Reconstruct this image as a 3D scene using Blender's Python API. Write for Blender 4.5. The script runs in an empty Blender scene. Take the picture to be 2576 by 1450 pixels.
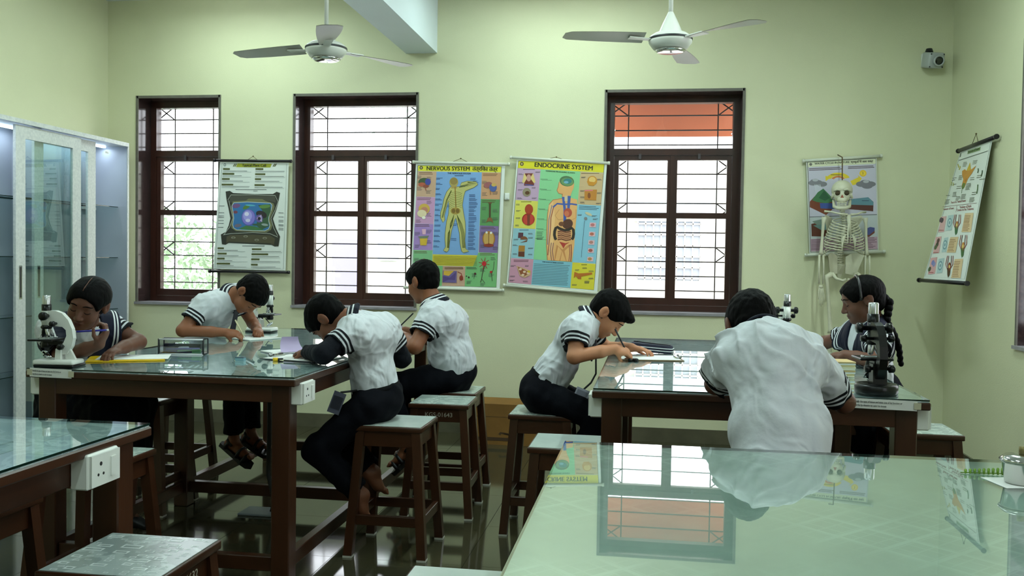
import bpy, bmesh, math, random
import numpy as np
from mathutils import Vector, Matrix
random.seed(7); RNG = np.random.default_rng(7)
PI = math.pi
scene = bpy.context.scene
COL = scene.collection

# ------------------------------------------------------------------ camera, world, exposure
def set_camera():
    yaw, pitch, roll = math.radians(8.63), math.radians(-1.74), math.radians(0.87)
    f = Vector((-math.sin(yaw)*math.cos(pitch), math.cos(yaw)*math.cos(pitch), math.sin(pitch)))
    r = Vector((math.cos(yaw), math.sin(yaw), 0)); u = r.cross(f)
    r2 = r*math.cos(roll)+u*math.sin(roll); u2 = -r*math.sin(roll)+u*math.cos(roll)
    cam = bpy.data.cameras.new('camera'); co = bpy.data.objects.new('camera', cam); COL.objects.link(co)
    m = Matrix((r2, u2, -f)).transposed().to_4x4(); m.translation = (0, 0, 1.36)
    co.matrix_world = m
    cam.sensor_fit = 'HORIZONTAL'; cam.sensor_width = 36; cam.lens = 36*2300/2576; cam.clip_start = .05
    scene.camera = co
set_camera()
W = bpy.data.worlds.new('sky'); scene.world = W; W.use_nodes = True
_n = W.node_tree.nodes; _bg = _n['Background']
_bg.inputs[0].default_value = (.90, .95, 1.0, 1); _bg.inputs[1].default_value = 5.5      # bright overcast sky
scene.view_settings.view_transform = 'Standard'; scene.view_settings.look = 'None'
scene.view_settings.gamma = 1; scene.view_settings.exposure = 0.08
scene.view_settings.use_curve_mapping = False
scene.cycles.use_denoising = True
scene.cycles.max_bounces = 5; scene.cycles.diffuse_bounces = 3; scene.cycles.glossy_bounces = 3; scene.cycles.transmission_bounces = 3; scene.cycles.transparent_max_bounces = 10
scene.cycles.use_adaptive_sampling = True; scene.cycles.adaptive_threshold = .025; scene.cycles.use_light_tree = False
scene.cycles.sample_clamp_indirect = 6
TUBE_W = 23.0      # watts of each ceiling tube
TUBE_C = (.77, 1.0, .95)

# ------------------------------------------------------------------ materials
def lin(c):
    return tuple(((x/255)/12.92 if x/255 <= .04045 else ((x/255+.055)/1.055)**2.4) for x in c)
_MATS = {}
def mat(name, rgb, rough=.5, metal=0, var=0, vscale=8, bump=0, bscale=40, spec=.5, emit=0, stretch=None, rgb2=None, coat=0, sub=0):
    """procedural material: colour in sRGB 0..255, optional noise variation between rgb and rgb2 / darker, and noise bump"""
    if name in _MATS: return _MATS[name]
    m = bpy.data.materials.new(name); m.use_nodes = True; _MATS[name] = m
    nt = m.node_tree; b = nt.nodes['Principled BSDF']
    c = lin(rgb)
    b.inputs['Base Color'].default_value = (*c, 1); b.inputs['Roughness'].default_value = rough
    b.inputs['Metallic'].default_value = metal; b.inputs['Specular IOR Level'].default_value = spec
    if coat: b.inputs['Coat Weight'].default_value = coat; b.inputs['Coat Roughness'].default_value = .08
    if sub: b.inputs['Subsurface Weight'].default_value = sub; b.inputs['Subsurface Radius'].default_value = (.02, .008, .004); b.inputs['Subsurface Scale'].default_value = .6
    if emit: m.cycles.emission_sampling = 'NONE'
    if emit: b.inputs['Emission Color'].default_value = (*c, 1); b.inputs['Emission Strength'].default_value = emit
    if var or rgb2 or bump:
        tc = nt.nodes.new('ShaderNodeTexCoord'); mp = nt.nodes.new('ShaderNodeMapping'); nt.links.new(tc.outputs['Object'], mp.inputs[0])
        if stretch: mp.inputs['Scale'].default_value = stretch
    if var or rgb2:
        nz = nt.nodes.new('ShaderNodeTexNoise'); nz.inputs['Scale'].default_value = vscale; nz.inputs['Detail'].default_value = 5
        nt.links.new(mp.outputs[0], nz.inputs[0])
        rp = nt.nodes.new('ShaderNodeValToRGB'); nt.links.new(nz.outputs[0], rp.inputs[0])
        c2 = lin(rgb2) if rgb2 else tuple(x*(1-var) for x in c)
        rp.color_ramp.elements[0].position = .35; rp.color_ramp.elements[1].position = .65
        rp.color_ramp.elements[0].color = (*c2, 1); rp.color_ramp.elements[1].color = (*c, 1)
        nt.links.new(rp.outputs[0], b.inputs['Base Color'])
    if bump:
        nb = nt.nodes.new('ShaderNodeTexNoise'); nb.inputs['Scale'].default_value = bscale; nb.inputs['Detail'].default_value = 4
        nt.links.new(mp.outputs[0], nb.inputs[0])
        bp = nt.nodes.new('ShaderNodeBump'); bp.inputs['Strength'].default_value = bump; bp.inputs['Distance'].default_value = .01
        nt.links.new(nb.outputs[0], bp.inputs['Height']); nt.links.new(bp.outputs[0], b.inputs['Normal'])
    return m
def thin_glass(name, tint=(255, 255, 255), refl=1.0, base=.045, power=4.2):
    """clear sheet: transparent body, mirror reflection that grows at grazing angles"""
    if name in _MATS: return _MATS[name]
    m = bpy.data.materials.new(name); m.use_nodes = True; _MATS[name] = m
    nt = m.node_tree; nt.nodes.remove(nt.nodes['Principled BSDF']); out = nt.nodes['Material Output']
    tr = nt.nodes.new('ShaderNodeBsdfTransparent'); tr.inputs[0].default_value = (*lin(tint), 1)
    gl = nt.nodes.new('ShaderNodeBsdfGlossy'); gl.inputs['Roughness'].default_value = .012; gl.inputs[0].default_value = (refl, refl, refl, 1)
    lw = nt.nodes.new('ShaderNodeLayerWeight'); lw.inputs[0].default_value = .5
    p = nt.nodes.new('ShaderNodeMath'); p.operation = 'POWER'; p.inputs[1].default_value = power; nt.links.new(lw.outputs['Facing'], p.inputs[0])
    ma = nt.nodes.new('ShaderNodeMath'); ma.operation = 'MULTIPLY_ADD'; ma.inputs[1].default_value = 1-base; ma.inputs[2].default_value = base; ma.use_clamp = True
    nt.links.new(p.outputs[0], ma.inputs[0])
    mx = nt.nodes.new('ShaderNodeMixShader'); nt.links.new(ma.outputs[0], mx.inputs[0]); nt.links.new(tr.outputs[0], mx.inputs[1]); nt.links.new(gl.outputs[0], mx.inputs[2])
    nt.links.new(mx.outputs[0], out.inputs[0])
    return m
def see_through(name, tint=(255, 255, 255)):
    if name in _MATS: return _MATS[name]
    m = bpy.data.materials.new(name); m.use_nodes = True; _MATS[name] = m
    nt = m.node_tree; nt.nodes.remove(nt.nodes['Principled BSDF'])
    tr = nt.nodes.new('ShaderNodeBsdfTransparent'); tr.inputs[0].default_value = (*lin(tint), 1)
    nt.links.new(tr.outputs[0], nt.nodes['Material Output'].inputs[0]); return m

# ------------------------------------------------------------------ mesh building
class MB:
    def __init__(s): s.v = []; s.f = []; s.m = []; s.s = []
    def add(s, vs, fs, m=0, smooth=False):
        o = len(s.v); s.v += [tuple(map(float, p)) for p in vs]
        for f in fs: s.f.append([i+o for i in f]); s.m.append(m); s.s.append(smooth)
        return s
    def box(s, a, b, m=0, R=None, c=None):
        x0, y0, z0 = a; x1, y1, z1 = b
        vs = [Vector(p) for p in ((x0,y0,z0),(x1,y0,z0),(x1,y1,z0),(x0,y1,z0),(x0,y0,z1),(x1,y0,z1),(x1,y1,z1),(x0,y1,z1))]
        if R is not None:
            c = Vector(c) if c is not None else (Vector(a)+Vector(b))/2
            vs = [R @ (p-c)+c for p in vs]
        return s.add(vs, [(0,3,2,1),(4,5,6,7),(0,1,5,4),(1,2,6,5),(2,3,7,6),(3,0,4,7)], m)
    def cbox(s, a, b, bev=.003, m=0, seg=1, R=None, c=None):
        bm = bmesh.new(); bmesh.ops.create_cube(bm, size=1)
        a = Vector(a); b = Vector(b); d = b-a; ce = (a+b)/2
        for v in bm.verts: v.co = Vector((v.co.x*d.x, v.co.y*d.y, v.co.z*d.z))+ce
        bmesh.ops.bevel(bm, geom=bm.edges[:], offset=min(bev, min(d)*.45), segments=seg, affect='EDGES', profile=.5)
        bm.verts.ensure_lookup_table()
        vs = [v.co.copy() for v in bm.verts]
        if R is not None:
            c = Vector(c) if c is not None else ce
            vs = [R @ (p-c)+c for p in vs]
        fs = [[v.index for v in f.verts] for f in bm.faces]; bm.free()
        return s.add(vs, fs, m, seg > 1)
    def tube(s, pts, rad, n=10, m=0, caps=True, smooth=True, up=None):
        pts = [Vector(p) for p in pts]; k = len(pts)
        rad = [rad]*k if not hasattr(rad, '__len__') else rad
        t0 = (pts[1]-pts[0]).normalized(); a = Vector(up) if up else (Vector((0,0,1)) if abs(t0.z) < .9 else Vector((1,0,0)))
        x = t0.cross(a).normalized(); vs = []
        for i in range(k):
            t = ((pts[min(i+1,k-1)]-pts[i]).normalized()+(pts[i]-pts[max(i-1,0)]).normalized())
            t = t.normalized() if t.length > 1e-9 else t0
            x = (x-t*x.dot(t)).normalized(); y = t.cross(x)
            for j in range(n):
                an = 2*PI*j/n; vs.append(pts[i]+(x*math.cos(an)+y*math.sin(an))*rad[i])
        fs = [(i*n+j, i*n+(j+1)%n, (i+1)*n+(j+1)%n, (i+1)*n+j) for i in range(k-1) for j in range(n)]
        s.add(vs, fs, m, smooth)
        if caps: o = len(s.v)-k*n; s.f += [[o+j for j in range(n)][::-1], [o+(k-1)*n+j for j in range(n)]]; s.m += [m, m]; s.s += [False, False]
        return s
    def lathe(s, prof, n=24, m=0, o=(0,0,0), R=None, smooth=True, ang=2*PI):
        o = Vector(o); vs = []; full = abs(ang-2*PI) < 1e-6; k = n if full else n+1
        for r, z in prof:
            for j in range(k):
                a = ang*j/n; p = Vector((r*math.cos(a), r*math.sin(a), z)); vs.append((R @ p if R is not None else p)+o)
        fs = [(i*k+j, i*k+(j+1)%k, (i+1)*k+(j+1)%k, (i+1)*k+j) for i in range(len(prof)-1) for j in range(n)]
        return s.add(vs, fs, m, smooth)
    def prism(s, poly, fn, t0, t1, m=0, ms=None):
        """extrude polygon (2d) between offsets t0,t1 through fn(u,v,t)->xyz"""
        n = len(poly); vs = [fn(u, v, t0) for u, v in poly]+[fn(u, v, t1) for u, v in poly]
        fs = [list(range(n))[::-1], [n+i for i in range(n)]]+[(i, (i+1)%n, n+(i+1)%n, n+i) for i in range(n)]
        return s.add(vs, fs, m)
    def ball(s, c, r, m=0, nu=14, nv=9, R=None):
        c = Vector(c); r = (r, r, r) if not hasattr(r, '__len__') else r; vs = []
        for i in range(nv+1):
            for j in range(nu):
                th = PI*i/nv; ph = 2*PI*j/nu
                p = Vector((r[0]*math.sin(th)*math.cos(ph), r[1]*math.sin(th)*math.sin(ph), r[2]*math.cos(th)))
                vs.append((R @ p if R is not None else p)+c)
        fs = [(i*nu+j, (i+1)*nu+j, (i+1)*nu+(j+1)%nu, i*nu+(j+1)%nu) for i in range(nv) for j in range(nu)]
        return s.add(vs, fs, m, True)
    def grid(s, fn, nu, nv, m=0, smooth=True, closed_u=False):
        ku = nu if closed_u else nu+1
        vs = [fn(i/nu, j/nv) for j in range(nv+1) for i in range(ku)]
        fs = [(j*ku+i, j*ku+(i+1)%ku, (j+1)*ku+(i+1)%ku, (j+1)*ku+i) for j in range(nv) for i in range(nu)]
        return s.add(vs, fs, m, smooth)
    def mesh(s, name, mats):
        me = bpy.data.meshes.new(name); me.from_pydata(s.v, [], s.f)
        mats = mats if isinstance(mats, (list, tuple)) else [mats]
        for x in mats: me.materials.append(x)
        me.polygons.foreach_set('material_index', s.m); me.polygons.foreach_set('use_smooth', s.s)
        me.validate(); me.update(); return me
    def build(s, name, mats, parent=None, loc=None, rot=None):
        return link(name, s.mesh(name, mats), parent, loc, rot)
def link(name, data, parent=None, loc=None, rot=None):
    o = bpy.data.objects.new(name, data); COL.objects.link(o)
    if parent is not None: o.parent = parent
    if loc is not None: o.location = loc
    if rot is not None: o.rotation_euler = rot
    return o
def tag(o, label=None, cat=None, group=None, kind=None):
    if label: o['label'] = label
    if cat: o['category'] = cat
    if group: o['group'] = group
    if kind: o['kind'] = kind
    return o
def thing(name, label, cat, loc=(0,0,0), rz=0, group=None):
    o = bpy.data.objects.new(name, None); COL.objects.link(o); o.empty_display_size = .1
    o.location = loc; o.rotation_euler = (0, 0, rz); return tag(o, label, cat, group)
def copy_tree(o, parent=None):
    c = o.copy(); COL.objects.link(c); c.parent = parent
    for ch in list(o.children): copy_tree(ch, c)
    return c
def struct(o): o['kind'] = 'structure'; return o
def rotm(ax, deg): return Matrix.Rotation(math.radians(deg), 3, ax)
def text_mesh(s, size, m, name='lettering', parent=None, mw=None, align='LEFT', wscale=1, bold=0, thick=0):
    """lettering as a flat mesh"""
    cu = bpy.data.curves.new(name, 'FONT'); cu.body = s; cu.size = size; cu.align_x = align; cu.align_y = 'CENTER'; cu.resolution_u = 3
    cu.offset = bold; cu.extrude = thick
    tmp = bpy.data.objects.new(name, cu); COL.objects.link(tmp)
    me = bpy.data.meshes.new_from_object(tmp.evaluated_get(bpy.context.evaluated_depsgraph_get()))
    bpy.data.objects.remove(tmp); bpy.data.curves.remove(cu)
    me.materials.clear(); me.materials.append(m)
    T = (mw if mw is not None else Matrix.Identity(4)) @ Matrix.Diagonal((wscale, 1, 1, 1)); me.transform(T)
    return link(name, me, parent)
# ------------------------------------------------------------------ room shell
XL, XR, YB, YF, ZC = -4.46, 2.11, 7.0, -3.2, 3.44
paint = mat('wall_paint', (214, 214, 178), .65, var=.05, vscale=1.3, bump=.12, bscale=150)
ceil_m = mat('ceiling_paint', (225, 232, 232), .8, var=.03, vscale=2)
beam_m = mat('beam_paint', (222, 232, 238), .6, var=.04, vscale=2, bump=.1, bscale=120)
granite = mat('dark_polished_granite', (40, 30, 32), .12, var=.35, vscale=60, rgb2=(58, 44, 42))
edge_m = mat('grey_window_edging', (105, 102, 92), .6, var=.2, vscale=20)
sill_m = mat('grey_sill_stone', (150, 146, 150), .35, var=.2, vscale=14)
frame_m = mat('dark_brown_window_wood', (62, 30, 22), .33, var=.35, vscale=9, stretch=(1, 1, .15))
bar_m = mat('painted_grille_iron', (70, 62, 66), .5)
pane_m = thin_glass('window_glass')
clear_m = see_through('clear')

def slab(name, a, b, m, **k): return struct(MB().box(a, b).build(name, m, **k))
WIN = [(-4.20, -3.475, .965, 2.655), (-2.845, -1.83, .965, 2.655), (-.365, .66, .975, 2.655)]
T = .34
def wall_with_holes(name, holes, x0, x1, z0, z1, fn, m):
    b = MB(); xs = sorted({x0, x1, *[h[0] for h in holes], *[h[1] for h in holes]}); zs = sorted({z0, z1, *[h[2] for h in holes], *[h[3] for h in holes]})
    for i in range(len(xs)-1):
        for j in range(len(zs)-1):
            cx, cz = (xs[i]+xs[i+1])/2, (zs[j]+zs[j+1])/2
            if any(h[0] < cx < h[1] and h[2] < cz < h[3] for h in holes): continue
            b.add([fn(x, t, z) for x, t, z in ((xs[i],0,zs[j]),(xs[i+1],0,zs[j]),(xs[i+1],T,zs[j]),(xs[i],T,zs[j]),(xs[i],0,zs[j+1]),(xs[i+1],0,zs[j+1]),(xs[i+1],T,zs[j+1]),(xs[i],T,zs[j+1]))],
                  [(0,3,2,1),(4,5,6,7),(0,1,5,4),(1,2,6,5),(2,3,7,6),(3,0,4,7)])
    return struct(b.build(name, m))
wall_with_holes('wall_back', WIN, XL-T, XR+T, 0, ZC, lambda x, t, z: (x, YB+t, z), paint)
W4 = [(4.3, 5.70, .90, 2.68), (.6, 2.0, .90, 2.68)]
wall_with_holes('wall_right', W4, YF, YB, 0, ZC, lambda x, t, z: (XR+t, x, z), paint)
slab('wall_left', (XL-T, YF, 0), (XL, YB, ZC), paint)
slab('wall_front', (XL-T, YF-T, 0), (XR+T, YF, ZC), paint)
slab('ceiling', (XL-T, YF-T, ZC), (XR+T, YB+T, ZC+.15), ceil_m)
slab('trim_1', (-1.93, YF, 2.965), (-1.68, YB, ZC), beam_m)
# polished stone floor laid in tiles
floor_m = mat('polished_stone_tile', (70, 66, 46), .08, var=.25, vscale=2.2, rgb2=(54, 52, 38), spec=.65)
fl = slab('floor', (XL-T, YF-T, -.2), (XR+T, YB+T, -.006), mat('tile_joint', (52, 50, 40), .6))
TS = .61
proto = None
for i in range(int((XR-XL)/TS)+1):
    for j in range(int((YB-YF)/TS)+1):
        x0 = XL+i*TS; y0 = YB-(j+1)*TS; x1 = min(x0+TS, XR); yb = max(y0, YF)
        b = MB().box((x0+.0012, yb+.0012, -.006), (x1-.0012, y0+TS-.0012, 0)); b.build('tile', floor_m, fl)
# skirting
sk_m = mat('skirting_stone', (96, 92, 74), .2, var=.25, vscale=6)
slab('baseboard_back', (XL, YB-.014, 0), (XR, YB, .105), sk_m)
slab('baseboard_right', (XR-.014, YF, 0), (XR, YB-.014, .105), sk_m)
slab('baseboard_left', (XL, YF, 0), (XL+.014, YB-.014, .105), sk_m)

def window(n, x0, x1, z0, z1, cols, fn, bars=True):
    """deep stone-lined opening, timber frame with fixed light over glazed sashes, iron grille outside. fn(x, depth, z)->world"""
    e = thing(f'window_{n}', None, None); struct(e)
    def bx(b, a, c, m=0):
        ps = [(a[0],a[1],a[2]),(c[0],a[1],a[2]),(c[0],c[1],a[2]),(a[0],c[1],a[2]),(a[0],a[1],c[2]),(c[0],a[1],c[2]),(c[0],c[1],c[2]),(a[0],c[1],c[2])]
        return b.add([fn(*p) for p in ps], [(0,3,2,1),(4,5,6,7),(0,1,5,4),(1,2,6,5),(2,3,7,6),(3,0,4,7)], m)
    def part(nm, a, c, m, par=e): return bx(MB(), a, c).build(nm, m, par)
    L = .012
    for a, c in (((x0, .004, z0), (x0+L, .28, z1)), ((x1-L, .004, z0), (x1, .28, z1)), ((x0, .004, z1-L), (x1, .28, z1))): part('reveal_lining', a, c, granite)
    for a, c in (((x0-.008, -.006, z0-.008), (x0+L, .004, z1+.008)), ((x1-L, -.006, z0-.008), (x1+.008, .004, z1+.008)), ((x0, -.006, z1-L), (x1, .004, z1+.008))): part('edging', a, c, edge_m)
    part('sill', (x0-.012, -.02, z0-.012), (x1+.012, .28, z0+.008), sill_m)
    d0, d1 = .19, .27; F = .05; a0, a1 = x0+L, x1-L; b0, b1 = z0+.008, z1-L
    part('frame_jamb', (a0, d0, b0), (a0+F, d1, b1), frame_m); part('frame_jamb', (a1-F, d0, b0), (a1, d1, b1), frame_m)
    part('frame_head', (a0+F, d0, b1-F), (a1-F, d1, b1), frame_m); part('frame_sill', (a0+F, d0, b0), (a1-F, d1, b0+.045), frame_m)
    zt = z0+(z1-z0)*.735                                                        # transom
    part('transom', (a0+F, d0-.008, zt-.02), (a1-F, d1, zt+.03), frame_m)
    g = d0+.04
    def pane(p0, p1, q0, q1, par=e):
        b = MB(); bx(b, (p0, g-.002, q0), (p1, g+.002, q1), 1); b.m = [1]*6; b.m[2] = 0; return b.build('pane', [pane_m, clear_m], par)
    pane(a0+F, a1-F, zt+.03, b1-F)
    if cols > 1: part('meeting_stile', ((a0+a1)/2-.014, d0-.002, b0+.047), ((a0+a1)/2+.014, d1-.022, zt-.022), frame_m)
    sw = (a1-a0-2*F)/cols; S = .036
    for k in range(cols):
        s0 = a0+F+k*sw+.002; s1 = s0+sw-.004; q0 = b0+.047; q1 = zt-.022; zr = q0+(q1-q0)*.60
        sash = part('sash', (s0, d0+.005, q0), (s0+S, d1-.02, q1), frame_m)
        part('stile', (s1-S, d0+.005, q0), (s1, d1-.02, q1), frame_m, sash)
        for zz0, zz1 in ((q0, q0+.055), (zr-.022, zr+.022), (q1-S, q1)): part('rail', (s0+S, d0+.005, zz0), (s1-S, d1-.02, zz1), frame_m, sash)
        pane(s0+S, s1-S, q0+.055, zr-.022, sash); pane(s0+S, s1-S, zr+.022, q1-S, sash)
        part('latch', (s0+sw*.42, d0-.012, zt-.05), (s0+sw*.42+.02, d0+.005, zt-.01), bar_m, sash)
    if bars:
        gd = .30; r = .0055
        gr = part('grille', (a0, gd-.006, b0), (a0+.012, gd+.006, b1), bar_m)
        def rod(p, q): MB().tube([fn(*p), fn(*q)], r, 6).build('bar', bar_m, gr)
        N = int(round((z1-z0)/.118)); zz = [z0+.05+i*(z1-z0-.08)/N for i in range(N+1)]
        for z in zz: rod((a0, gd, z), (a1, gd, z))
        v0, v1 = a0+.155, a1-.155
        for v in ((v0, v1) if cols > 1 else (v0, a1-.2)): rod((v, gd+.009, b0), (v, gd+.009, b1))
        for i in (3, 6, 9, N-1):
            if i >= N: continue
            rod((a0, gd+.004, zz[i]), (v0, gd+.004, zz[i+1])); rod((a0, gd+.004, zz[i+1]), (v0, gd+.004, zz[i]))
            if cols > 1: rod((a1, gd+.004, zz[i]), (v1, gd+.004, zz[i+1])); rod((a1, gd+.004, zz[i+1]), (v1, gd+.004, zz[i]))
    return e
fb = lambda x, d, z: (x, YB+d, z)
window(1, *WIN[0], 1, fb); window(2, *WIN[1], 2, fb); window(3, *WIN[2], 2, fb)
for k, w in enumerate(W4): window(4+k, *w, 2, lambda x, d, z: (XR+d, x, z))

# ------------------------------------------------------------------ ceiling tube lights (above the frame)
tube_m = mat('lit_tube', (240, 255, 250), .4, emit=14); batten_m = mat('white_enamel', (235, 235, 232), .35)
def tube_light(x, y, rz, label, k=1.0):
    t = thing('tube_light', label, 'ceiling lamp', (x, y, ZC), rz, 'ceiling tube lights')
    MB().cbox((-.62, -.03, -.05), (.62, .03, -.001), .006).build('batten', batten_m, t)
    MB().tube([(-.58, 0, -.075), (.58, 0, -.075)], .014, 12).build('tube', tube_m, t)
    for s in (-1, 1): MB().cbox((s*.6-.014, -.018, -.1), (s*.6+.014, .018, -.05), .004).build('end_cap', batten_m, t)
    l = bpy.data.lights.new('tube_glow', 'AREA'); l.shape = 'RECTANGLE'; l.size = 1.15; l.size_y = .05; l.energy = TUBE_W*k; l.color = TUBE_C
    lo = link('tube_glow', l, t, (0, 0, -.095))
    return t
for x, y, rz, k, lb in ((-.7, 6.35, 0, .5, 'white tube light on the ceiling close to the back wall, right of the beam'), (-3.1, 6.35, 0, .5, 'white tube light on the ceiling close to the back wall, left of the beam'), (-3.2, 4.6, PI/2, 1.0, 'white tube light on the ceiling near the wall cabinets'), (-.6, 4.2, PI/2, 1.25, 'white tube light on the ceiling between the far tables'), (1.2, 4.6, PI/2, 1.35, 'white tube light on the ceiling near the right wall'),
                     (-3.2, 1.0, PI/2, .7, 'white tube light on the ceiling over the near left aisle'), (-.6, 1.0, PI/2, .7, 'white tube light on the ceiling over the near centre aisle'), (1.2, .6, PI/2, .7, 'white tube light on the ceiling over the near right table'),
                     (-2.6, -1.9, 0, .3, 'white tube light on the ceiling at the back left of the room'), (.4, -1.9, 0, .3, 'white tube light on the ceiling at the back right of the room')):
    tube_light(x, y, rz, lb, k)
# ------------------------------------------------------------------ lab tables
wood_m = mat('red_brown_teak', (68, 36, 18), .32, var=.45, vscale=7, stretch=(1, 1, .12), bump=.06, bscale=60)
woodh_m = mat('red_brown_teak_rail', (68, 36, 18), .32, var=.45, vscale=7, stretch=(.15, .15, 1), bump=.06, bscale=60)
white_pl = mat('white_plastic', (228, 230, 224), .35); dark_m = mat('dark_socket', (30, 30, 32), .5)
glass_edge = mat('green_glass_edge', (14, 40, 34), .1, spec=.8)
glass_top = thin_glass('table_glass', (238, 248, 244), base=.12, power=3.5)
paper_m = mat('white_paper', (225, 226, 222), .7, var=.04, vscale=30)
ink_m = mat('black_ink', (28, 28, 30), .6)
def laminate(name, rgb, rgb2, kind, s=6, rough=.35):
    """pale laminate with a printed pattern: 'diamond' lattice, 'marble' veins or nested 'rects'"""
    m = mat(name, rgb, rough, var=.06, vscale=9, rgb2=rgb2); nt = m.node_tree; b = nt.nodes['Principled BSDF']
    tc = nt.nodes.new('ShaderNodeTexCoord'); mp = nt.nodes.new('ShaderNodeMapping'); nt.links.new(tc.outputs['Object'], mp.inputs[0])
    base = b.inputs['Base Color'].links[0].from_socket
    mix = nt.nodes.new('ShaderNodeMix'); mix.data_type = 'RGBA'; mix.inputs[7].default_value = (*lin(tuple(min(255, c+34) for c in rgb)), 1)
    nt.links.new(base, mix.inputs[6])
    def math_(op, a, bb, c=None):
        n = nt.nodes.new('ShaderNodeMath'); n.operation = op
        for i, x in enumerate((a, bb, c)):
            if x is None: continue
            if hasattr(x, 'is_output'): nt.links.new(x, n.inputs[i])
            else: n.inputs[i].default_value = x
        return n.outputs[0]
    if kind == 'diamond':
        w = nt.nodes.new('ShaderNodeTexNoise'); w.inputs['Scale'].default_value = 3; nt.links.new(mp.outputs[0], w.inputs[0])
        sx = nt.nodes.new('ShaderNodeSeparateXYZ'); nt.links.new(mp.outputs[0], sx.inputs[0])
        u = math_('ADD', sx.outputs[0], sx.outputs[1]); v = math_('SUBTRACT', sx.outputs[0], sx.outputs[1])
        def lines(c, k):
            t = math_('FRACT', math_('MULTIPLY', c, k), 0); return math_('LESS_THAN', math_('ABSOLUTE', math_('SUBTRACT', t, .5), 0), .055)
        d = math_('MAXIMUM', math_('MAXIMUM', lines(u, s), lines(v, s)), math_('MULTIPLY', math_('MAXIMUM', lines(u, s*2.5), lines(v, s*2.5)), .6))
        n2 = nt.nodes.new('ShaderNodeTexNoise'); n2.inputs['Scale'].default_value = 2.2; nt.links.new(mp.outputs[0], n2.inputs[0])
        patch = math_('MULTIPLY', math_('SUBTRACT', n2.outputs[0], .46), 5); 
        cl = nt.nodes.new('ShaderNodeClamp'); nt.links.new(patch, cl.inputs[0])
        f = math_('MULTIPLY', math_('MULTIPLY', d, cl.outputs[0]), .6)
    elif kind == 'marble':
        w = nt.nodes.new('ShaderNodeTexNoise'); w.inputs['Scale'].default_value = s; w.inputs['Detail'].default_value = 8; w.inputs['Distortion'].default_value = 1.6; nt.links.new(mp.outputs[0], w.inputs[0])
        f = math_('LESS_THAN', math_('ABSOLUTE', math_('SUBTRACT', w.outputs[0], .5), 0), .035); f = math_('MULTIPLY', f, .7)
    else:
        br = nt.nodes.new('ShaderNodeTexBrick'); br.inputs['Scale'].default_value = s; br.inputs['Mortar Size'].default_value = .05
        br.inputs['Color1'].default_value = (0,0,0,1); br.inputs['Color2'].default_value = (0,0,0,1); br.inputs['Mortar'].default_value = (1,1,1,1); nt.links.new(mp.outputs[0], br.inputs[0])
        br2 = nt.nodes.new('ShaderNodeTexBrick'); br2.inputs['Scale'].default_value = s*2.3; br2.inputs['Mortar Size'].default_value = .07; br2.offset = .37
        br2.inputs['Color1'].default_value = (0,0,0,1); br2.inputs['Color2'].default_value = (0,0,0,1); br2.inputs['Mortar'].default_value = (.8,.8,.8,1); nt.links.new(mp.outputs[0], br2.inputs[0])
        n2 = nt.nodes.new('ShaderNodeTexNoise'); n2.inputs['Scale'].default_value = 5; nt.links.new(mp.outputs[0], n2.inputs[0])
        f = math_('MULTIPLY', math_('MAXIMUM', br.outputs[0], br2.outputs[0]), math_('GREATER_THAN', n2.outputs[0], .40))
    nt.links.new(f, mix.inputs[0]); nt.links.new(mix.outputs[2], b.inputs['Base Color'])
    return m
lam_green = laminate('pale_green_diamond_laminate', (160, 176, 168), (148, 163, 157), 'diamond', 8)
lam_blue = laminate('pale_marble_laminate', (176, 190, 192), (148, 168, 176), 'marble', 5)
lam_seat = laminate('grey_marble_seat_laminate', (172, 184, 176), (150, 166, 160), 'marble', 9, .25)
lam_rect = laminate('grey_plain_seat_laminate', (140, 152, 150), (132, 144, 142), 'marble', 3, .22)
lam_dia = laminate('white_diamond_seat_laminate', (188, 198, 192), (176, 188, 182), 'diamond', 14, .25)

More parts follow.
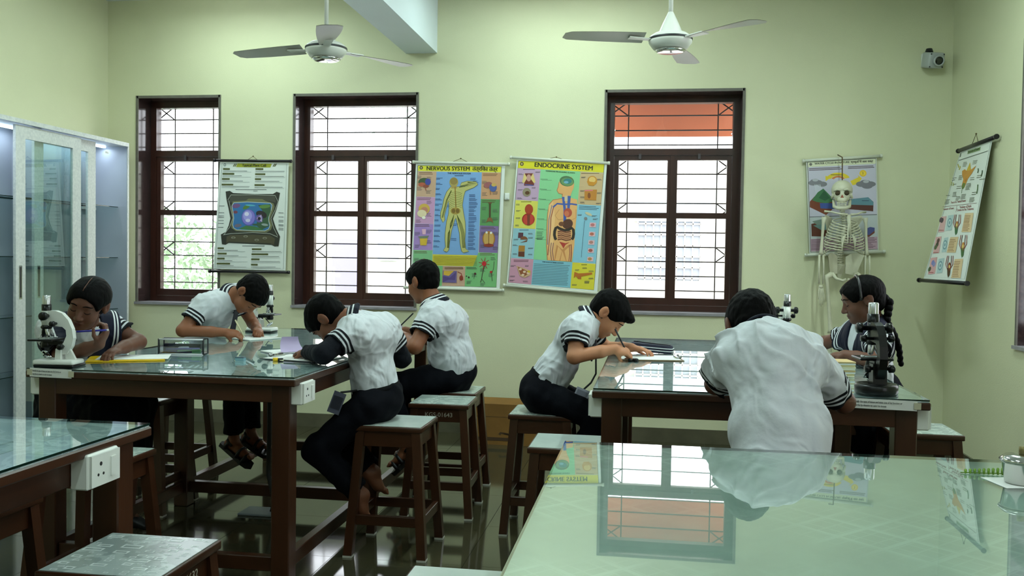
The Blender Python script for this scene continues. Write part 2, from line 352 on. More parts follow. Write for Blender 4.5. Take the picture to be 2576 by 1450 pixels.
def socket_box(parent, x, y0, side):
    """white switch-and-socket box screwed under the rim; side=+1 faces +x, -1 faces -x"""
    b = MB().cbox((min(x, x+side*.05), y0, .762), (max(x, x+side*.05), y0+.135, .852), .004).build('socket_box', white_pl, parent)
    xf = x+side*.05
    fn = lambda u, v, t: (xf+side*t, y0+u, .761+v)
    MB().prism([(.006, .006), (.129, .006), (.129, .087), (.006, .087)], fn, -.001, .007).build('face_plate', white_pl, b)
    MB().prism([(.086, .022), (.108, .022), (.108, .072), (.086, .072)], fn, .007, .011).build('switch_rocker', white_pl, b)
    for (u, v, r) in ((.045, .062, .0055), (.034, .035, .004), (.056, .035, .004)):
        MB().prism([(u+r*math.cos(a*PI/4), v+r*math.sin(a*PI/4)) for a in range(8)], fn, .006, .0076).build('socket_hole', dark_m, b)
    return b
def lab_table(label, x0, x1, y0, y1, lam, boxes, legs_y):
    t = thing('lab_table', label, 'table', (x0, y0, 0)); w = x1-x0; d = y1-y0; Z = .874
    MB().cbox((0, 0, Z-.032), (w, d, Z-.004), .004).build('tabletop', woodh_m, t)
    MB().box((.006, .006, Z-.004), (w-.006, d-.006, Z)).build('laminate_surface', lam, t)
    b = MB().box((.004, .004, Z+.0005), (w-.004, d-.004, Z+.0065)); b.m = [1, 0, 2, 2, 2, 2]; b.build('glass_sheet', [glass_top, clear_m, glass_edge], t)
    i = .035; A0, A1 = Z-.104, Z-.032
    for a, c in (((i+.005, i+.005, A0), (w-i-.005, i+.03, A1)), ((i+.005, d-i-.03, A0), (w-i-.005, d-i-.005, A1)), ((i+.005, i+.03, A0), (i+.03, d-i-.03, A1)), ((w-i-.03, i+.03, A0), (w-i-.005, d-i-.03, A1))):
        MB().cbox(a, c, .002).build('apron', woodh_m, t)
    L = .078
    for yy in legs_y:
        yy = yy-y0
        for xx in (i, w-i-L): MB().cbox((xx, yy, 0), (xx+L, yy+L, A1), .004).build('leg', wood_m, t)
        MB().cbox((i+L, yy+.018, .075), (w-i-L, yy+.06, .135), .003).build('stretcher', woodh_m, t)
    for k in range(len(legs_y)-1):
        for xx in (i, w-i-L): MB().cbox((xx+.018, legs_y[k]-y0+L, .075), (xx+.06, legs_y[k+1]-y0, .135), .003).build('stretcher', woodh_m, t)
    for sx, yy in boxes: socket_box(t, (w-i-.006) if sx > 0 else i+.006, yy-y0, sx)
    return t
LT = lab_table('glass-topped wooden lab table with a white microscope on its near left corner', -2.57, -1.39, 3.45, 5.85, lam_blue, ((1, 3.50), (1, 4.95), (-1, 3.50)), (3.485, 4.59, 5.737))
RT = lab_table('glass-topped wooden lab table with a black microscope on its near right corner', -.212, 1.003, 3.455, 5.82, lam_blue, ((-1, 3.50), (1, 3.50)), (3.49, 4.58, 5.707))
FL = lab_table('glass-topped wooden lab table at the lower left with a white socket box on its side', -2.58, -1.40, .15, 2.415, lam_blue, ((1, 2.10),), (.185, 1.20, 2.302))
FR = lab_table('large pale green glass-topped lab table in the right foreground', -.222, .985, .32, 2.425, lam_green, (), (.355, 1.30, 2.312))
def strip_label(t, x0, x1, y, z0, z1, tilt, name):
    """printed instruction slip taped to the table edge"""
    w = x1-x0; h = z1-z0; s = thing('paper_slip', name, 'paper label', ((x0+x1)/2, y, (z0+z1)/2)); s.rotation_euler = (0, math.radians(tilt), 0)
    MB().grid(lambda u, v: ((u-.5)*w, -.0025-.003*math.sin(u*5), (v-.5)*h), 12, 1).build('slip', paper_m, s)
    for a in (-1, 1): MB().box((a*w*.5-.012, -.004, -.012), (a*w*.5+.012, -.002, .012)).build('tape', mat('clear_tape', (190, 186, 160), .3), s)
    M = Matrix.Translation((-w*.41, -.0085, h*.2)) @ Matrix.Rotation(PI/2, 4, 'X')
    text_mesh('Identify the type of tissue and state one of its function or', h*.27, ink_m, 'lettering', s, M, wscale=w*.82/(h*.27*27.5), bold=.0002)
    M = Matrix.Translation((-w*.41, -.0085, -h*.17)) @ Matrix.Rotation(PI/2, 4, 'X')
    text_mesh('describe by drawing to using its tissues', h*.27, ink_m, 'lettering', s, M, wscale=w*.82/(h*.27*27.5), bold=.0002)
strip_label(LT, -2.545, -2.357, 3.447, .845, .882, 1.2, 'white printed paper slip taped to table edge under the white microscope')
strip_label(RT, .71, .955, 3.452, .842, .878, 1.2, 'white printed paper slip taped to table edge under the black microscope')

# ------------------------------------------------------------------ stools
foot_m = mat('pale_rubber_foot', (190, 188, 178), .6)
STOOL_H = .60
def stool(label, x, y, rz, lam, code=None, group='wooden lab stools', s=.32):
    t = thing('lab_stool', label, 'stool', (x, y, 0), math.radians(rz), group); h = s/2; H = STOOL_H
    MB().cbox((-h, -h, H-.026), (h, h, H-.002), .004, seg=2).build('seat', woodh_m, t)
    MB().box((-h+.007, -h+.007, H-.003), (h-.007, h-.007, H)).build('seat_laminate', lam, t)
    q = h-.03; o = h+.012; l = .02
    for sx in (-1, 1):
        for sy in (-1, 1):
            b = MB(); vs = []
            for (c, z) in ((o, .008), (q, H-.026)):
                for ax, ay in ((-l, -l), (l, -l), (l, l), (-l, l)): vs.append((sx*c+ax, sy*c+ay, z))
            b.add(vs, [(3,2,1,0),(4,5,6,7),(0,1,5,4),(1,2,6,5),(2,3,7,6),(3,0,4,7)]); lg = b.build('leg', wood_m, t)
            MB().box((sx*o-.021, sy*o-.021, 0), (sx*o+.021, sy*o+.021, .009)).build('foot_cap', foot_m, lg)
    def at(z): return o+(q-o)*(z-.008)/(H-.034)
    for z, hh, tk in ((H-.062, .07, .009), (.17, .045, .012)):
        c = at(z)
        for sg in (-1, 1):
            MB().cbox((-c+l-.002, sg*c-tk, z-hh/2), (c-l+.002, sg*c+tk, z+hh/2), .002).build('rail' if z > .3 else 'stretcher', woodh_m, t)
            MB().cbox((sg*c-tk, -c+l-.002, z-hh/2), (sg*c+tk, c-l+.002, z+hh/2), .002).build('rail' if z > .3 else 'stretcher', woodh_m, t)
    if lam is lam_rect:                                     # printed nested rectangles
        rr = random.Random(5); pm = mat('white_seat_print', (206, 214, 212), .3); b = MB(); pl = []
        for k in range(260):
            w_ = rr.choice((.012, .018, .026, .04, .055)); d_ = w_*rr.uniform(.35, .75); x_ = rr.uniform(-h+.012, h-.012-w_); y_ = rr.uniform(-h+.012, h-.012-d_)
            if any(x_ < q[1]+.003 and x_+w_ > q[0]-.003 and y_ < q[3]+.003 and y_+d_ > q[2]-.003 for q in pl): continue
            pl.append((x_, x_+w_, y_, y_+d_)); e_ = min(.005, d_*.28); z_ = H+.0004
            b.add([(x_, y_, z_), (x_+w_, y_, z_), (x_+w_, y_+d_, z_), (x_, y_+d_, z_), (x_+e_, y_+e_, z_), (x_+w_-e_, y_+e_, z_), (x_+w_-e_, y_+d_-e_, z_), (x_+e_, y_+d_-e_, z_)], [(0, 1, 5, 4), (1, 2, 6, 5), (2, 3, 7, 6), (3, 0, 4, 7)])
        b.build('printed_pattern', pm, t)
    if code:
        txt, side = code; c = at(H-.062)+.0095
        M = Matrix.Translation((0, -c, H-.06)) @ Matrix.Rotation(PI/2, 4, 'X')
        M = Matrix.Rotation(math.radians(side), 4, 'Z') @ M
        text_mesh(txt, .032, mat('stencil_paint', (190, 185, 170), .6), 'stencilled_code', t, M, 'CENTER', bold=.0003)
    return t
stool('wooden stool at the bottom left, its seat tucked under the near left table', -2.04, 2.45, 0, lam_seat)
stool('foreground wooden stool with a rectangle-patterned grey seat', -1.285, 2.13, 0, lam_rect, ('SG-01632', 90))
stool('empty wooden stool just beyond the socket box of the near left table', -2.07, 3.17, 0, lam_seat)
stool('empty wooden stool beside the girl with the blue pen, half under the table', -2.665, 4.56, 0, lam_seat)
stool('wooden stool under the boy writing beside the plant cell chart', -2.83, 5.13, 0, lam_seat)
stool('wooden stool under the boy with long navy sleeves', -1.165, 4.14, 0, lam_dia)
stool('empty wooden stool standing between the two boys at the left table', -1.095, 4.82, 2, lam_seat, ('KGS-01643', 0))
stool('wooden stool under the boy sitting below the nervous system chart', -1.13, 5.235, 0, lam_seat)
stool('wooden stool under the boy bent over with a pen beside the far right table', -.525, 4.60, 0, lam_seat)
stool('empty wooden stool with a diamond-patterned seat behind the large green table', -.325, 3.83, 0, lam_dia)
stool('wooden stool cut off by the bottom edge, left of the large green table', -.41, 2.03, 0, lam_dia)
stool('empty wooden stool with a bright seat near the right wall', 1.255, 4.52, 0, lam_seat)
stool('wooden stool under the boy seen from behind', .47, 2.86, 0, lam_seat)
stool('wooden stool under the girl with the braid', 1.13, 4.94, 0, lam_seat)
# ------------------------------------------------------------------ printed wall charts
_inkc = {}
def ink(rgb):
    k = 'print_%d_%d_%d' % rgb
    return mat(k, rgb, .4)
class Art:
    """flat print on a sheet: polygons given in chart-crop coordinates, mapped bilinearly onto the sheet"""
    def __init__(s, q2, q3, nrm):
        s.q2 = [Vector((*p, 0)) for p in q2]; s.q3 = [Vector(p) for p in q3]; s.n = Vector(nrm); s.b = MB(); s.mats = []; s.layer = 0; s.texts = []
    def uv(s, x, y):
        a, b, c, d = [(p.x, p.y) for p in s.q2]; u = v = .5
        for _ in range(12):
            X = (1-u)*(1-v)*a[0]+u*(1-v)*b[0]+u*v*c[0]+(1-u)*v*d[0]-x; Y = (1-u)*(1-v)*a[1]+u*(1-v)*b[1]+u*v*c[1]+(1-u)*v*d[1]-y
            xu = (1-v)*(b[0]-a[0])+v*(c[0]-d[0]); xv = (1-u)*(d[0]-a[0])+u*(c[0]-b[0]); yu = (1-v)*(b[1]-a[1])+v*(c[1]-d[1]); yv = (1-u)*(d[1]-a[1])+u*(c[1]-b[1])
            D = xu*yv-xv*yu; u -= (X*yv-Y*xv)/D; v -= (xu*Y-yu*X)/D
        return u, v
    def p3(s, u, v, t=0):
        a, b, c, d = s.q3; return a*((1-u)*(1-v))+b*(u*(1-v))+c*(u*v)+d*((1-u)*v)+s.n*t
    def pt(s, x, y, t): return s.p3(*s.uv(x, y), t)
    def mi(s, rgb):
        m = ink(tuple(rgb))
        if m not in s.mats: s.mats.append(m)
        return s.mats.index(m)
    def P(s, poly, rgb):
        s.layer += 1; t = .0012+s.layer*.000012
        s.b.add([s.pt(x, y, t) for x, y in poly], [list(range(len(poly)))], s.mi(rgb)); return s
    def R(s, x0, y0, x1, y1, rgb, sk=(0, 0)):
        """rectangle sheared with the sheet: corners given loosely"""
        return s.P([(x0, y0), (x1, y0+sk[1]), (x1+sk[0], y1+sk[1]), (x0+sk[0], y1)], rgb)
    def E(s, cx, cy, rx, ry, rgb, rot=0, n=18, a0=0, a1=360):
        c, q = math.cos(math.radians(rot)), math.sin(math.radians(rot)); P = []
        for i in range(n if a1-a0 == 360 else n+1):
            a = math.radians(a0+(a1-a0)*i/n); x, y = rx*math.cos(a), ry*math.sin(a); P.append((cx+x*c-y*q, cy+x*q+y*c))
        return s.P(P, rgb)
    def L(s, pts, w, rgb):
        s.layer += 1; t = .0012+s.layer*.000012; vs = []; fs = []
        for i, p in enumerate(pts):
            a = pts[max(i-1, 0)]; b = pts[min(i+1, len(pts)-1)]; dx, dy = b[0]-a[0], b[1]-a[1]; l = math.hypot(dx, dy) or 1
            nx, ny = -dy/l*w/2, dx/l*w/2; vs += [s.pt(p[0]+nx, p[1]+ny, t), s.pt(p[0]-nx, p[1]-ny, t)]
            if i: k = 2*i; fs.append((k-2, k-1, k+1, k))
        s.b.add(vs, fs, s.mi(rgb)); return s
    def lines(s, x0, y0, x1, y1, n, rgb=(70, 75, 85), h=3, dx=0, rag=.35, dy=0):
        for i in range(n):
            f = i/max(n-1, 1); y = y0+(y1-y0)*f; xx = x0+dx*f; w = (x1-x0)*(1-rag*random.random())
            s.L([(xx, y), (xx+w, y+dy*w/(x1-x0))], h, rgb)
        return s
    def T(s, txt, x, y, x1, y1, rgb, bold=.0):
        """lettering fitted between two baseline-centre points (x,y)-(x1,y1)"""
        s.texts.append((txt, s.pt(x, y, .0026), s.pt(x1, y1, .0026), tuple(rgb), bold)); return s
    def done(s, parent):
        if s.b.f: s.b.build('printed_picture', s.mats, parent)
        for txt, a, b, rgb, bold in s.texts:
            cu = None; X = (b-a); L_ = X.length; X.normalize(); Z = s.n.normalized(); Y = Z.cross(X)
            M = Matrix((X, Y, Z)).transposed().to_4x4()
            o = text_mesh(txt, 1, ink(rgb), 'lettering', None, None)
            if bold:                                         # heavier weight: the same glyphs struck three times
                me = o.data; vs = [v.co.copy() for v in me.vertices]; fs = [list(p.vertices) for p in me.polygons]; b_ = MB()
                for k_, dx in enumerate((0, bold*2.6, -bold*2.6)): b_.add([(v.x+dx, v.y, .00012*k_) for v in vs], fs)
                o.data = b_.mesh('lettering', ink(rgb))
            w = max(v.co.x for v in o.data.vertices)-min(v.co.x for v in o.data.vertices); x0 = min(v.co.x for v in o.data.vertices)
            hgt = getattr(s, 'th', None)
            k = L_/w; o.data.transform(Matrix.Translation(a) @ M @ Matrix.Diagonal((k, s.tk.get(txt, k), 1, 1)) @ Matrix.Translation((-x0, 0, 0)))
            o.parent = parent
    tk = {}
def chart(label, q3, q2, rods, rod_m, nrm, draw, hook=None, cord=None, rod_r=.011, base=(228, 232, 226)):
    ctr = sum((Vector(p) for p in q3), Vector())/4
    t = thing('wall_chart', label, 'chart', ctr, 0, 'hanging wall charts'); q = [Vector(p)-ctr for p in q3]; n = Vector(nrm).normalized()
    a, b, c, d = q
    sh = MB()
    sh.grid(lambda u, v: a*((1-u)*(1-v))+b*(u*(1-v))+c*(u*v)+d*((1-u)*v), 10, 14)
    sh.grid(lambda u, v: a*((1-u)*(1-v))+b*(u*(1-v))+c*(u*v)+d*((1-u)*v)-n*.0012, 10, 14)
    sh.build('sheet', mat('laminated_chart_paper_%d%d%d' % base, base, .3), t)
    for r0, r1 in rods:
        r0 = Vector(r0)-ctr+n*.004; r1 = Vector(r1)-ctr+n*.004
        rd = MB().tube([r0, r1], rod_r, 10).build('rod', rod_m, t)
        for e, o in ((r0, r1), (r1, r0)):
            dd = (e-o).normalized(); MB().tube([e-dd*.012, e+dd*.004], rod_r*1.25, 10).build('rod_cap', rod_m, rd)
    if hook:
        k0, kk, k1 = [Vector(p)-ctr+n*.004 for p in hook]
        MB().tube([k0, kk, k1], .0018, 5).build('hanging_cord', mat('brown_cord', (90, 70, 40), .8), t)
        MB().ball(kk, .006, nu=8, nv=5).build('nail', mat('dull_nail', (110, 95, 60), .4, metal=.7), t)
    A = Art(q2, q, n); draw(A); A.done(t)
    return t
white_rod = mat('cream_plastic_rod', (214, 216, 200), .35); black_rod = mat('black_plastic_rod', (24, 20, 24), .35)
DK = (60, 62, 70)
def draw_plant(A):
    G, GD, O = (128, 132, 62), (88, 92, 50), (62, 62, 48)
    A.L([(135, 98), (895, 103), (855, 1345), (52, 1322), (135, 98)], 4, (150, 155, 150))
    A.P([(318, 100), (722, 103), (705, 148), (300, 143)], (160, 164, 44))
    for x in (270, 288, 738, 756): A.P([(x+12, 103), (x+24, 103), (x+4, 138), (x-8, 138)], GD)
    A.E(168, 116, 15, 17, (110, 120, 120)); A.E(168, 116, 9, 10, (190, 198, 196))
    A.T('Typical Plant Cell', 372, 121, 655, 125, (34, 36, 20), .012)
    for y, w, x in ((165, 80, 147), (222, 140, 140), (282, 92, 134), (348, 138, 130)):
        A.L([(x, y), (x+w, y+1)], 21, GD); A.lines(x, y+24, x+340, y+26, 1, DK, 4, rag=.5); A.lines(x, y+38, x+340, y+38, 1, (150, 155, 155), 3, rag=.1)
    for y, w, x in ((165, 92, 530), (226, 120, 526), (284, 72, 524), (353, 118, 519)):
        A.L([(x, y), (x+w, y+1)], 21, GD); A.lines(x, y+26, x+345, y+28, 1, DK, 4, rag=.4); A.lines(x, y+40, x+350, y+40, 1, (150, 155, 155), 3, rag=.1)
    for y, w, x in ((1097, 75, 83), (1160, 108, 82), (1219, 88, 78), (1279, 158, 73)):
        A.L([(x, y), (x+w, y+1)], 20, GD); A.lines(x, y+26, x+350, y+28, 1, DK, 4, rag=.5); A.lines(x, y+40, x+360, y+42, 1, (150, 155, 155), 3, rag=.1)
    for y, w, x in ((1108, 112, 488), (1168, 195, 484), (1228, 98, 480), (1291, 78, 478)):
        A.L([(x, y), (x+w, y+1)], 20, GD); A.lines(x, y+28, x+355, y+30, 1, DK, 4, rag=.3); A.lines(x, y+42, x+360, y+43, 1, (150, 155, 155), 3, rag=.1)
    A.lines(295, 407, 660, 410, 1, DK, 5, rag=0); A.lines(505, 424, 555, 424, 1, DK, 5); A.lines(375, 1070, 640, 1072, 1, DK, 6, rag=.1)
    for y in (600, 678, 716, 733, 770, 804, 850): A.L([(100-(y-600)*.05, y), (165-(y-600)*.05, y+1)], 5, DK)
    for y in (680, 728, 768, 785, 820, 832, 862, 878): A.L([(800, y), (858, y+2)], 5, DK)
    # the walled cell: dark stepped casing, pale seams, blue interior
    cas = [(178, 430), (228, 422), (268, 448), (520, 460), (735, 458), (778, 432), (818, 446), (800, 545), (775, 640), (735, 750), (770, 860), (818, 960), (800, 1075), (755, 1078), (720, 1058), (440, 1045), (215, 1035), (178, 1056), (135, 1050), (122, 935), (180, 905), (215, 830), (235, 745), (215, 640), (188, 520)]
    A.P(cas, (52, 52, 44))
    A.P([(230, 470), (520, 482), (755, 478), (770, 560), (650, 535), (610, 515), (450, 508), (420, 540), (225, 560)], (78, 78, 68))
    A.P([(190, 960), (235, 940), (500, 938), (700, 945), (760, 985), (745, 1060), (700, 1040), (440, 1030), (215, 1020), (185, 1040)], (82, 76, 56))
    for x, y in ((270, 972), (415, 958), (545, 1000), (640, 978)): A.E(x, y, 26, 13, (140, 136, 118)); A.E(x, y+2, 15, 7, (90, 84, 66))
    for off, c, w in ((0, (196, 200, 188), 5), ):
        A.L([(205, 530), (240, 470), (520, 470), (760, 475), (795, 550), (760, 650), (712, 745), (745, 860), (790, 950)], w, c)
        A.L([(215, 535), (265, 740), (225, 850), (160, 935)], w, c); A.L([(150, 940), (235, 925), (500, 912), (700, 925), (790, 965)], w, c)
    A.P([(262, 545), (420, 535), (450, 512), (610, 517), (650, 540), (742, 568), (755, 610), (735, 670), (700, 745), (728, 830), (712, 880), (660, 912), (500, 905), (300, 895), (250, 860), (240, 820), (266, 745), (245, 620)], (118, 118, 84))
    inn = [(275, 562), (430, 553), (600, 560), (705, 566), (725, 590), (715, 650), (690, 720), (685, 770), (700, 830), (685, 870), (640, 893), (500, 890), (310, 880), (275, 860), (262, 820), (275, 745), (268, 680), (252, 600)]
    A.P(inn, (56, 116, 172)); A.L(inn+[inn[0]], 6, (206, 214, 206))
    A.P([(560, 590), (705, 580), (712, 660), (680, 740), (690, 840), (600, 880), (540, 830), (560, 740), (640, 700), (600, 640)], (62, 94, 66))
    A.P([(330, 870), (420, 830), (530, 840), (640, 885), (500, 886)], (70, 120, 70))
    for x, y, rx, ry, c, r in ((305, 598, 48, 26, (120, 84, 130), -10), (425, 610, 48, 22, (92, 128, 60), -30), (295, 672, 26, 18, (126, 70, 84), 0), (325, 830, 44, 20, (112, 104, 120), -8), (640, 605, 66, 22, (98, 138, 70), -6), (640, 820, 40, 14, (150, 164, 160), 8), (600, 700, 66, 42, (50, 44, 46), 20), (470, 592, 60, 10, (90, 170, 190), 4), (530, 820, 40, 12, (54, 90, 70), 0)):
        A.E(x, y, rx, ry, c, r)
    A.E(450, 736, 84, 98, (86, 86, 168)); A.E(448, 732, 76, 90, (132, 124, 206)); A.E(438, 715, 52, 60, (164, 158, 226)); A.E(428, 694, 26, 24, (224, 220, 246)); A.E(442, 770, 28, 20, (214, 210, 240))
    A.E(575, 748, 42, 46, (108, 92, 160)); A.P([(545, 745), (600, 700), (610, 790)], (190, 170, 204)); A.E(575, 748, 18, 20, (40, 34, 50))
def draw_nerv(A):
    A.L([(118, 140), (922, 150), (872, 1310), (68, 1285), (118, 140)], 4, (90, 90, 60))
    A.P([(122, 142), (920, 152), (917, 206), (120, 192)], (226, 220, 60)); A.E(152, 162, 17, 17, (84, 70, 50)); A.E(152, 162, 8, 8, (190, 180, 130))
    A.T('NERVOUS SYSTEM', 205, 168, 620, 173, (26, 26, 24), .010); A.T('तंत्रिका तंत्र', 645, 172, 888, 178, (26, 26, 24), .012)
    blk = (((120, 195), (300, 198), (288, 442), (104, 436), (206, 168, 140)), ((104, 438), (288, 444), (272, 700), (88, 694), (206, 156, 196)), ((88, 696), (272, 702), (262, 952), (76, 948), (170, 136, 200)), ((76, 950), (262, 954), (250, 1290), (68, 1284), (132, 190, 138)),
           ((300, 200), (736, 206), (700, 1000), (264, 990), (128, 170, 220)), ((736, 206), (916, 210), (905, 465), (726, 460), (206, 156, 116)), ((726, 460), (905, 466), (894, 722), (716, 714), (96, 152, 92)), ((716, 715), (894, 722), (884, 978), (706, 972), (134, 112, 164)),
           ((264, 992), (698, 1002), (692, 1110), (260, 1098), (214, 200, 66)), ((704, 974), (884, 980), (872, 1308), (575, 1300), (122, 186, 120)), ((360, 1105), (578, 1110), (572, 1300), (354, 1294), (206, 166, 140)), ((578, 1106), (700, 1110), (692, 1304), (572, 1300), (122, 186, 120)))
    for a, b, c, d, k in blk: A.P([a, b, c, d], k)
    A.T('THE NERVOUS SYSTEM', 405, 214, 630, 219, (30, 34, 60), .01); A.lines(475, 238, 560, 238, 1, (30, 34, 60), 6, rag=0)
    for x, y in ((132, 208), (112, 452), (96, 708), (84, 964), (746, 222), (738, 478), (728, 732), (716, 984)): A.lines(x, y, x+145, y+14, 2, (96, 60, 40), 5, rag=.2)
    for x, y in ((112, 350), (200, 380), (206, 250), (112, 240), (205, 480), (205, 600), (100, 660), (90, 780), (205, 760), (90, 900), (205, 860), (738, 400), (838, 390), (738, 290), (735, 540), (838, 560), (735, 660), (838, 640), (728, 780), (842, 780), (722, 900), (840, 920), (84, 1030), (180, 1060), (640, 1180), (720, 1130), (800, 1180), (820, 1020), (590, 1250), (720, 1270)): A.lines(x, y, x+52, y+26, 4, (84, 78, 84), 3)
    for i in range(15): y = 420+i*36; A.lines(615-i*.9, y, 700-i*1.5, y+20, 3, (52, 70, 120), 4, rag=.4)
    for i in range(14): y = 260+i*50; A.lines(298-i*2, y, 365-i*2, y+10, 2, (52, 70, 120), 4, rag=.5)
    for x, y in ((625, 262), (650, 290), (395, 520), (440, 840), (440, 700)): A.lines(x, y, x+62, y+14, 2, (52, 70, 120), 4, rag=.3)
    body = [(440, 345), (400, 395), (375, 460), (360, 540), (343, 590), (342, 640), (365, 685), (380, 660), (375, 620), (395, 540), (415, 470), (425, 530), (420, 600), (400, 680), (388, 780), (385, 850), (392, 920), (370, 955), (400, 968), (418, 950), (425, 880), (445, 760), (475, 660), (490, 640), (505, 700), (525, 790), (530, 880), (545, 960), (560, 975), (612, 962), (580, 940), (572, 860), (578, 780), (575, 680), (560, 600), (548, 520), (560, 440), (575, 385), (600, 372), (660, 348), (697, 320), (680, 298), (600, 292), (545, 305), (530, 330), (560, 332), (620, 318), (570, 342), (505, 345)]
    A.P([(250, 1100), (362, 1104), (352, 1296), (244, 1290)], (122, 186, 120)); A.L(body+[body[0]], 9, (120, 118, 70)); A.P(body, (196, 190, 118)); A.E(468, 300, 42, 47, (176, 158, 92)); A.E(468, 290, 36, 34, (150, 128, 70)); A.P([(448, 330), (490, 330), (500, 360), (442, 360)], (176, 150, 84))
    N = (92, 96, 36)
    A.L([(480, 345), (484, 440), (488, 540), (488, 600)], 11, (156, 122, 52))
    for i in range(9): y = 392+i*17; A.L([(482, y), (440+i*1.5, y+10), (420+i, y+26)], 3, N); A.L([(484, y), (520, y+6), (546, y+18)], 3, N)
    for k in range(7): x = 402+k*10; A.L([(470, 610), (440-k*4+16, 700), (412+k*3, 790), (404+k*3, 930)], 2.5, N)
    for k in range(7): A.L([(498, 610), (530+k*5-14, 700), (540+k*5, 790), (552+k*4, 930)], 2.5, N)
    for k in range(4): A.L([(440+k*3, 380), (395+k*4, 470), (372+k*4, 560), (352+k*4, 640)], 2.5, N); A.L([(520, 352-k*3), (600, 338-k*8), (680, 318-k*4), (600, 304-k*2)], 2.5, N)
    A.E(484, 575, 48, 34, (168, 140, 64)); A.E(466, 575, 17, 22, (128, 100, 44)); A.E(504, 575, 17, 22, (128, 100, 44))
    # side pictures: brains, spine, cells
    A.E(184, 300, 60, 42, (70, 92, 60)); A.E(218, 296, 28, 32, (70, 76, 160)); A.E(160, 322, 36, 20, (184, 96, 72)); A.E(198, 338, 30, 14, (150, 80, 64)); A.L([(192, 345), (200, 380)], 8, (160, 92, 70))
    A.E(795, 326, 42, 28, (160, 96, 96), -15); A.E(842, 352, 36, 40, (78, 96, 160)); A.E(850, 326, 24, 16, (206, 170, 90)); A.L([(815, 380), (820, 420)], 8, (170, 110, 60))
    A.E(182, 555, 55, 50, (214, 176, 84)); A.E(184, 568, 34, 32, (196, 132, 110)); A.E(160, 600, 46, 36, (232, 214, 176)); A.E(178, 640, 18, 14, (240, 236, 220))
    A.P([(160, 750), (200, 750), (196, 800), (166, 800)], (230, 180, 200)); A.P([(140, 835), (215, 835), (205, 905), (145, 905)], (214, 176, 60)); A.P([(120, 820), (230, 812), (215, 838), (140, 840)], (120, 130, 110))
    A.L([(814, 495), (812, 660)], 16, (84, 64, 40)); A.L([(798, 497), (830, 499)], 14, (110, 84, 52)); A.P([(775, 690), (795, 640), (830, 640), (846, 692), (826, 675), (798, 675)], (140, 96, 58))
    A.E(802, 842, 60, 74, (176, 120, 50)); A.E(780, 842, 26, 60, (206, 164, 92)); A.E(824, 842, 26, 60, (206, 164, 92)); A.E(802, 905, 48, 16, (150, 60, 40)); A.E(782, 782, 11, 11, (236, 232, 226)); A.E(824, 785, 11, 11, (236, 232, 226)); A.L([(802, 790), (802, 900)], 5, (110, 66, 30))
    for i in range(8): a = i*PI/4+.2; A.L([(758, 1080), (758+52*math.cos(a), 1080+58*math.sin(a))], 5, (170, 40, 50))
    A.E(758, 1082, 20, 24, (196, 34, 44)); A.L([(762, 1100), (742, 1180), (732, 1240), (722, 1262)], 6, (70, 40, 40)); A.L([(736, 1230), (765, 1268)], 4, (70, 40, 40)); A.E(825, 1162, 14, 11, (180, 40, 44)); A.L([(852, 1060), (848, 1130), (828, 1180), (836, 1250)], 4, (70, 50, 40)); A.L([(180, 1030), (186, 1060), (150, 1090)], 5, (190, 50, 50))
    A.lines(380, 1118, 560, 1130, 2, (90, 50, 40), 5, rag=.1); A.P([(366, 1148), (498, 1152), (494, 1266), (360, 1262)], (112, 96, 150)); A.P([(372, 1150), (470, 1152), (420, 1200), (370, 1190)], (222, 176, 66)); A.P([(362, 1200), (430, 1216), (492, 1160), (480, 1240), (420, 1236), (362, 1262)], (90, 70, 130)); A.E(540, 1220, 18, 26, (150, 60, 40)); A.L([(505, 1160), (540, 1176), (556, 1240)], 6, (150, 40, 34))
    for y in range(7): A.L([(275, 1008+y*13), (690, 1018+y*13)], 3, (150, 132, 40))
    A.lines(590, 1118, 690, 1130, 2, (70, 90, 70), 5, rag=.1); A.E(612, 1214, 8, 9, (60, 40, 40)); A.E(590, 1202, 6, 6, (60, 40, 40)); A.E(672, 1178, 11, 10, (90, 40, 40)); A.L([(660, 1230), (672, 1180)], 3, (60, 60, 50))
